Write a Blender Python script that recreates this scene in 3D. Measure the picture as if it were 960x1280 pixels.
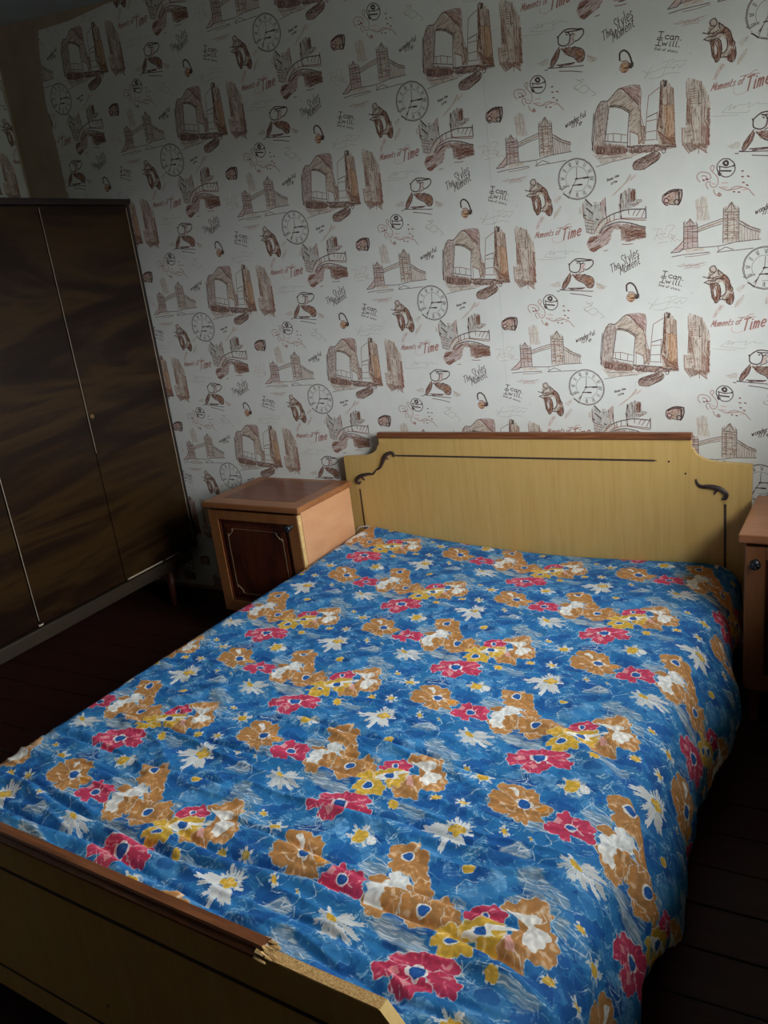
import bpy, bmesh, math, random
import numpy as np
from mathutils import Vector, Matrix
random.seed(7)
RS = np.random.RandomState(11)
PI = math.pi
for o in list(bpy.data.objects): bpy.data.objects.remove(o)
S = bpy.context.scene
COL = S.collection

# ------------------------------------------------------------------ camera
cam = bpy.data.cameras.new('camera'); camo = bpy.data.objects.new('camera', cam); COL.objects.link(camo)
CR, CU, CD = (0.875138, 0.468438, -0.121241), (-0.038543, 0.317253, 0.947557), (-0.482336, 0.824570, -0.295695)
CP = (3.136017, -2.620857, 1.370229); FPX = 990.29
camo.matrix_world = Matrix(((CR[0], CU[0], -CD[0], CP[0]), (CR[1], CU[1], -CD[1], CP[1]), (CR[2], CU[2], -CD[2], CP[2]), (0, 0, 0, 1)))
cam.sensor_fit = 'HORIZONTAL'; cam.sensor_width = 36.0; cam.lens = FPX / 960 * 36.0
cam.clip_start = .02
S.camera = camo
# ------------------------------------------------------------------ daylight (overcast sky outside the window) and exposure
W = bpy.data.worlds.new('overcast_sky'); S.world = W; W.use_nodes = True
nt = W.node_tree; nt.nodes.clear()
tc = nt.nodes.new('ShaderNodeTexCoord'); sx = nt.nodes.new('ShaderNodeSeparateXYZ')
cr = nt.nodes.new('ShaderNodeValToRGB'); bg = nt.nodes.new('ShaderNodeBackground'); wo = nt.nodes.new('ShaderNodeOutputWorld')
mr = nt.nodes.new('ShaderNodeMapRange'); mr.inputs[1].default_value = -1; mr.inputs[2].default_value = 1
nt.links.new(tc.outputs['Generated'], sx.inputs[0]); nt.links.new(sx.outputs['Z'], mr.inputs[0]); nt.links.new(mr.outputs[0], cr.inputs[0])
e = cr.color_ramp.elements
e[0].position = .0; e[0].color = (.03, .033, .027, 1)
e[1].position = .49; e[1].color = (.04, .045, .037, 1)
q = e.new(.52); q.color = (.74, .78, .80, 1)
q = e.new(1.0); q.color = (.92, .97, 1.0, 1)
nt.links.new(cr.outputs[0], bg.inputs[0]); bg.inputs[1].default_value = 36.0
nt.links.new(bg.outputs[0], wo.inputs[0])
# portal in the window opening of the right-hand wall: only guides the sampling of the sky
XR = 3.47; WY0, WY1, WZ0, WZ1 = -1.75, -.50, .98, 1.98
pl = bpy.data.lights.new('window_daylight_portal', 'AREA'); pl.shape = 'RECTANGLE'; pl.size = WY1 - WY0; pl.size_y = WZ1 - WZ0
po = bpy.data.objects.new('window_daylight_portal', pl); COL.objects.link(po)
po.location = (XR + .005, (WY0 + WY1) / 2, (WZ0 + WZ1) / 2)
po.rotation_euler = (Vector((-1, 0, 0)).to_track_quat('-Z', 'Z')).to_euler()
pl.cycles.is_portal = True
S.view_settings.view_transform = 'Standard'; S.view_settings.look = 'None'
S.view_settings.exposure = 0.0; S.view_settings.gamma = 1.0; S.view_settings.use_curve_mapping = False

# ------------------------------------------------------------------ print painter (numpy): periodic tile on a lattice p*A + q*B
def hx(c): return np.array([int(c[i:i + 2], 16) / 255 for i in (0, 2, 4)])
_rn = RS.rand(256, 256).astype(np.float32)
def vn(x, y):
    xi = np.floor(x).astype(int); yi = np.floor(y).astype(int); fx = x - xi; fy = y - yi
    fx = fx * fx * (3 - 2 * fx); fy = fy * fy * (3 - 2 * fy)
    a = _rn[yi & 255, xi & 255]; b = _rn[yi & 255, (xi + 1) & 255]; c = _rn[(yi + 1) & 255, xi & 255]; d = _rn[(yi + 1) & 255, (xi + 1) & 255]
    return (a * (1 - fx) + b * fx) * (1 - fy) + (c * (1 - fx) + d * fx) * fy
class Tile:
    def __init__(s, nx, ny, A, B, base, wob=0):
        s.nx, s.ny, s.A, s.B = nx, ny, np.array(A, float), np.array(B, float)
        s.M = np.array([s.A, s.B]).T; s.Mi = np.linalg.inv(s.M); s.im = np.zeros((ny, nx, 3), np.float32) + hx(base)
        s.px = math.sqrt(abs(np.linalg.det(s.M)) / (nx * ny)); s.wob = wob
        s.ph = RS.rand(14, 2) * 6.28; s.fr = RS.randint(-22, 23, (14, 2))
    def grid(s, P, m):
        q = (s.Mi @ P.T).T; mm = m * np.abs(s.Mi).sum(1)
        i0, i1 = int((q[:, 0].min() - mm[0]) * s.nx), int((q[:, 0].max() + mm[0]) * s.nx) + 2
        j0, j1 = int((q[:, 1].min() - mm[1]) * s.ny), int((q[:, 1].max() + mm[1]) * s.ny) + 2
        I, J = np.arange(i0, i1), np.arange(j0, j1)
        gp, gq = np.meshgrid((I + .5) / s.nx, (J + .5) / s.ny)
        X = gp * s.A[0] + gq * s.B[0]; Y = gp * s.A[1] + gq * s.B[1]
        if s.wob:
            for k in range(14):
                t = 2 * PI * (s.fr[k, 0] * gp + s.fr[k, 1] * gq)
                X = X + s.wob / 4 * np.sin(t + s.ph[k, 0]); Y = Y + s.wob / 4 * np.sin(t + s.ph[k, 1])
        return I % s.nx, J % s.ny, X, Y
    def dist(s, P, X, Y, closed):
        d = np.full(X.shape, 9.0)
        n = len(P)
        for k in range(n if closed else max(1, n - 1)):
            a, b = P[k], P[(k + 1) % n]; ab = b - a; L = ab @ ab + 1e-12
            t = np.clip(((X - a[0]) * ab[0] + (Y - a[1]) * ab[1]) / L, 0, 1)
            d = np.minimum(d, np.hypot(X - a[0] - t * ab[0], Y - a[1] - t * ab[1]))
        return d
    def put(s, I, J, cov, col):
        ix = np.ix_(J, I); c = cov[..., None]
        s.im[ix] = s.im[ix] * (1 - c) + col * c
    def line(s, P, w, col, al=1.0, rag=0.0, sc=900):
        P = np.array(P, float); I, J, X, Y = s.grid(P, w + 2 * s.px)
        d = s.dist(P, X, Y, False)
        c = np.clip((w / 2 - d) / s.px + .5, 0, 1) * al
        if rag: c = c * np.clip(1.25 - rag + rag * 1.6 * (vn(X * sc, Y * sc) - .35), 0, 1)
        s.put(I, J, c, col)
    def poly(s, P, col, al=1.0, fn=None, rag=0.0):
        P = np.array(P, float); I, J, X, Y = s.grid(P, .002)
        ins = np.zeros(X.shape, bool); n = len(P)
        for k in range(n):
            a, b = P[k], P[(k + 1) % n]
            if a[1] == b[1]: continue
            c = ((a[1] > Y) != (b[1] > Y)) & (X < (b[0] - a[0]) * (Y - a[1]) / (b[1] - a[1]) + a[0]); ins ^= c
        d = s.dist(P, X, Y, True); sd = np.where(ins, d, -d)
        if rag: sd = sd + (vn(X * 500, Y * 500) - .5) * rag
        c = np.clip(sd / s.px + .5, 0, 1) * al
        if fn is not None: col, k = fn(X, Y, sd); c = c * k
        s.put(I, J, c, col)
    def image(s, name):
        im = bpy.data.images.new(name, s.nx, s.ny)
        a = np.ones((s.ny, s.nx, 4), np.float32); a[..., :3] = np.clip(s.im, 0, 1)
        im.pixels.foreach_set(a.ravel()); im.update(); im.pack(); return im

# single-stroke lettering (units: cap height 1)
GL = {'I': ['.2,0 .2,1', '0,1 .4,1', '0,0 .4,0'], 'c': ['.45,.52 .3,.62 .08,.5 .03,.3 .1,.08 .3,0 .48,.1'], 'a': ['.42,.6 .42,0 .5,0', '.42,.42 .25,.6 .06,.5 .03,.28 .1,.05 .25,0 .42,.2'],
'n': ['.08,.6 .08,0', '.08,.4 .25,.6 .42,.5 .42,0'], '.': ['.08,.03 .14,.03'], 'w': ['0,.6 .12,0 .27,.45 .42,0 .55,.6'], 'i': ['.1,.6 .1,0 .18,0', '.1,.82 .12,.84'], 'l': ['.1,1 .1,.05 .2,0'],
'E': ['.5,1 .08,1 .08,0 .5,0', '.08,.5 .4,.5'], 'd': ['.42,1 .42,0', '.42,.45 .25,.6 .05,.5 .03,.2 .15,0 .42,.15'], 'o': ['.25,.6 .06,.5 .03,.25 .12,.03 .3,0 .46,.15 .47,.42 .36,.58 .25,.6'],
'f': ['.4,.95 .25,1 .17,.85 .17,0', '.02,.6 .34,.6'], 's': ['.4,.52 .25,.62 .08,.5 .15,.35 .36,.25 .4,.1 .22,0 .04,.08'], 't': ['.17,.95 .17,.1 .3,0 .38,.05', '.02,.62 .34,.62'], 'r': ['.08,.6 .08,0', '.08,.38 .2,.58 .36,.56'],
'y': ['.04,.6 .22,.08', '.44,.6 .22,.05 .1,-.25 0,-.28'], 'T': ['0,1 .62,1', '.31,1 .31,0'], 'h': ['.08,1 .08,0', '.08,.4 .25,.6 .4,.5 .4,0'], 'e': ['.05,.3 .45,.33 .4,.55 .22,.62 .05,.45 .04,.18 .2,0 .42,.08'],
'S': ['.5,.85 .35,1 .1,.92 .08,.7 .3,.52 .5,.35 .48,.1 .25,0 .03,.1'], 'M': ['0,0 .1,1 .33,.25 .58,1 .68,0'], 'm': ['.06,.6 .06,0', '.06,.4 .18,.6 .3,.5 .3,0', '.3,.4 .42,.6 .55,.5 .55,0'],
'u': ['.06,.6 .06,.15 .2,0 .38,.15', '.4,.6 .4,0'], 'j': ['.15,.6 .15,-.15 .02,-.25'], 'k': ['.08,1 .08,0']}
def letters(tile, txt, col, w, a, b, hh, sl):
    a = np.array(a) * .0005; b = np.array(b) * .0005; d = b - a; L = np.hypot(*d); d = d / L; u = np.array([-d[1], d[0]]); hh *= .0005
    adv = [(.34 if c in 'Iil.j' else .78 if c in 'MTmw' else .42 if c == ' ' else .58) for c in txt]; k = L / (sum(adv) * hh); x = 0
    for c, ad in zip(txt, adv):
        for st in GL.get(c, []):
            P = [tuple(map(float, q.split(','))) for q in st.split()]
            tile.line([a + d * (x + (px + sl * py) * k) * hh + u * py * hh for px, py in P], w * .0001, col, .95)
        x += ad * k

def crom_open(P, n=3):
    P = np.asarray(P, float); out = []; m_ = len(P)
    for i in range(m_ - 1):
        p0, p1, p2, p3 = P[max(i - 1, 0)], P[i], P[i + 1], P[min(i + 2, m_ - 1)]
        for j in range(n):
            t = j / n; out.append(.5 * ((2 * p1) + (p2 - p0) * t + (2 * p0 - 5 * p1 + 4 * p2 - p3) * t * t + (3 * p1 - p0 - 3 * p2 + p3) * t ** 3))
    out.append(P[-1]); return np.array(out)
def crom(P, n=3):
    P = np.asarray(P, float); out = []; m_ = len(P)
    for i in range(m_):
        p0, p1, p2, p3 = P[i - 1], P[i], P[(i + 1) % m_], P[(i + 2) % m_]
        for j in range(n):
            t = j / n; out.append(.5 * ((2 * p1) + (p2 - p0) * t + (2 * p0 - 5 * p1 + 4 * p2 - p3) * t * t + (3 * p1 - p0 - 3 * p2 + p3) * t ** 3))
    return np.array(out)
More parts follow.
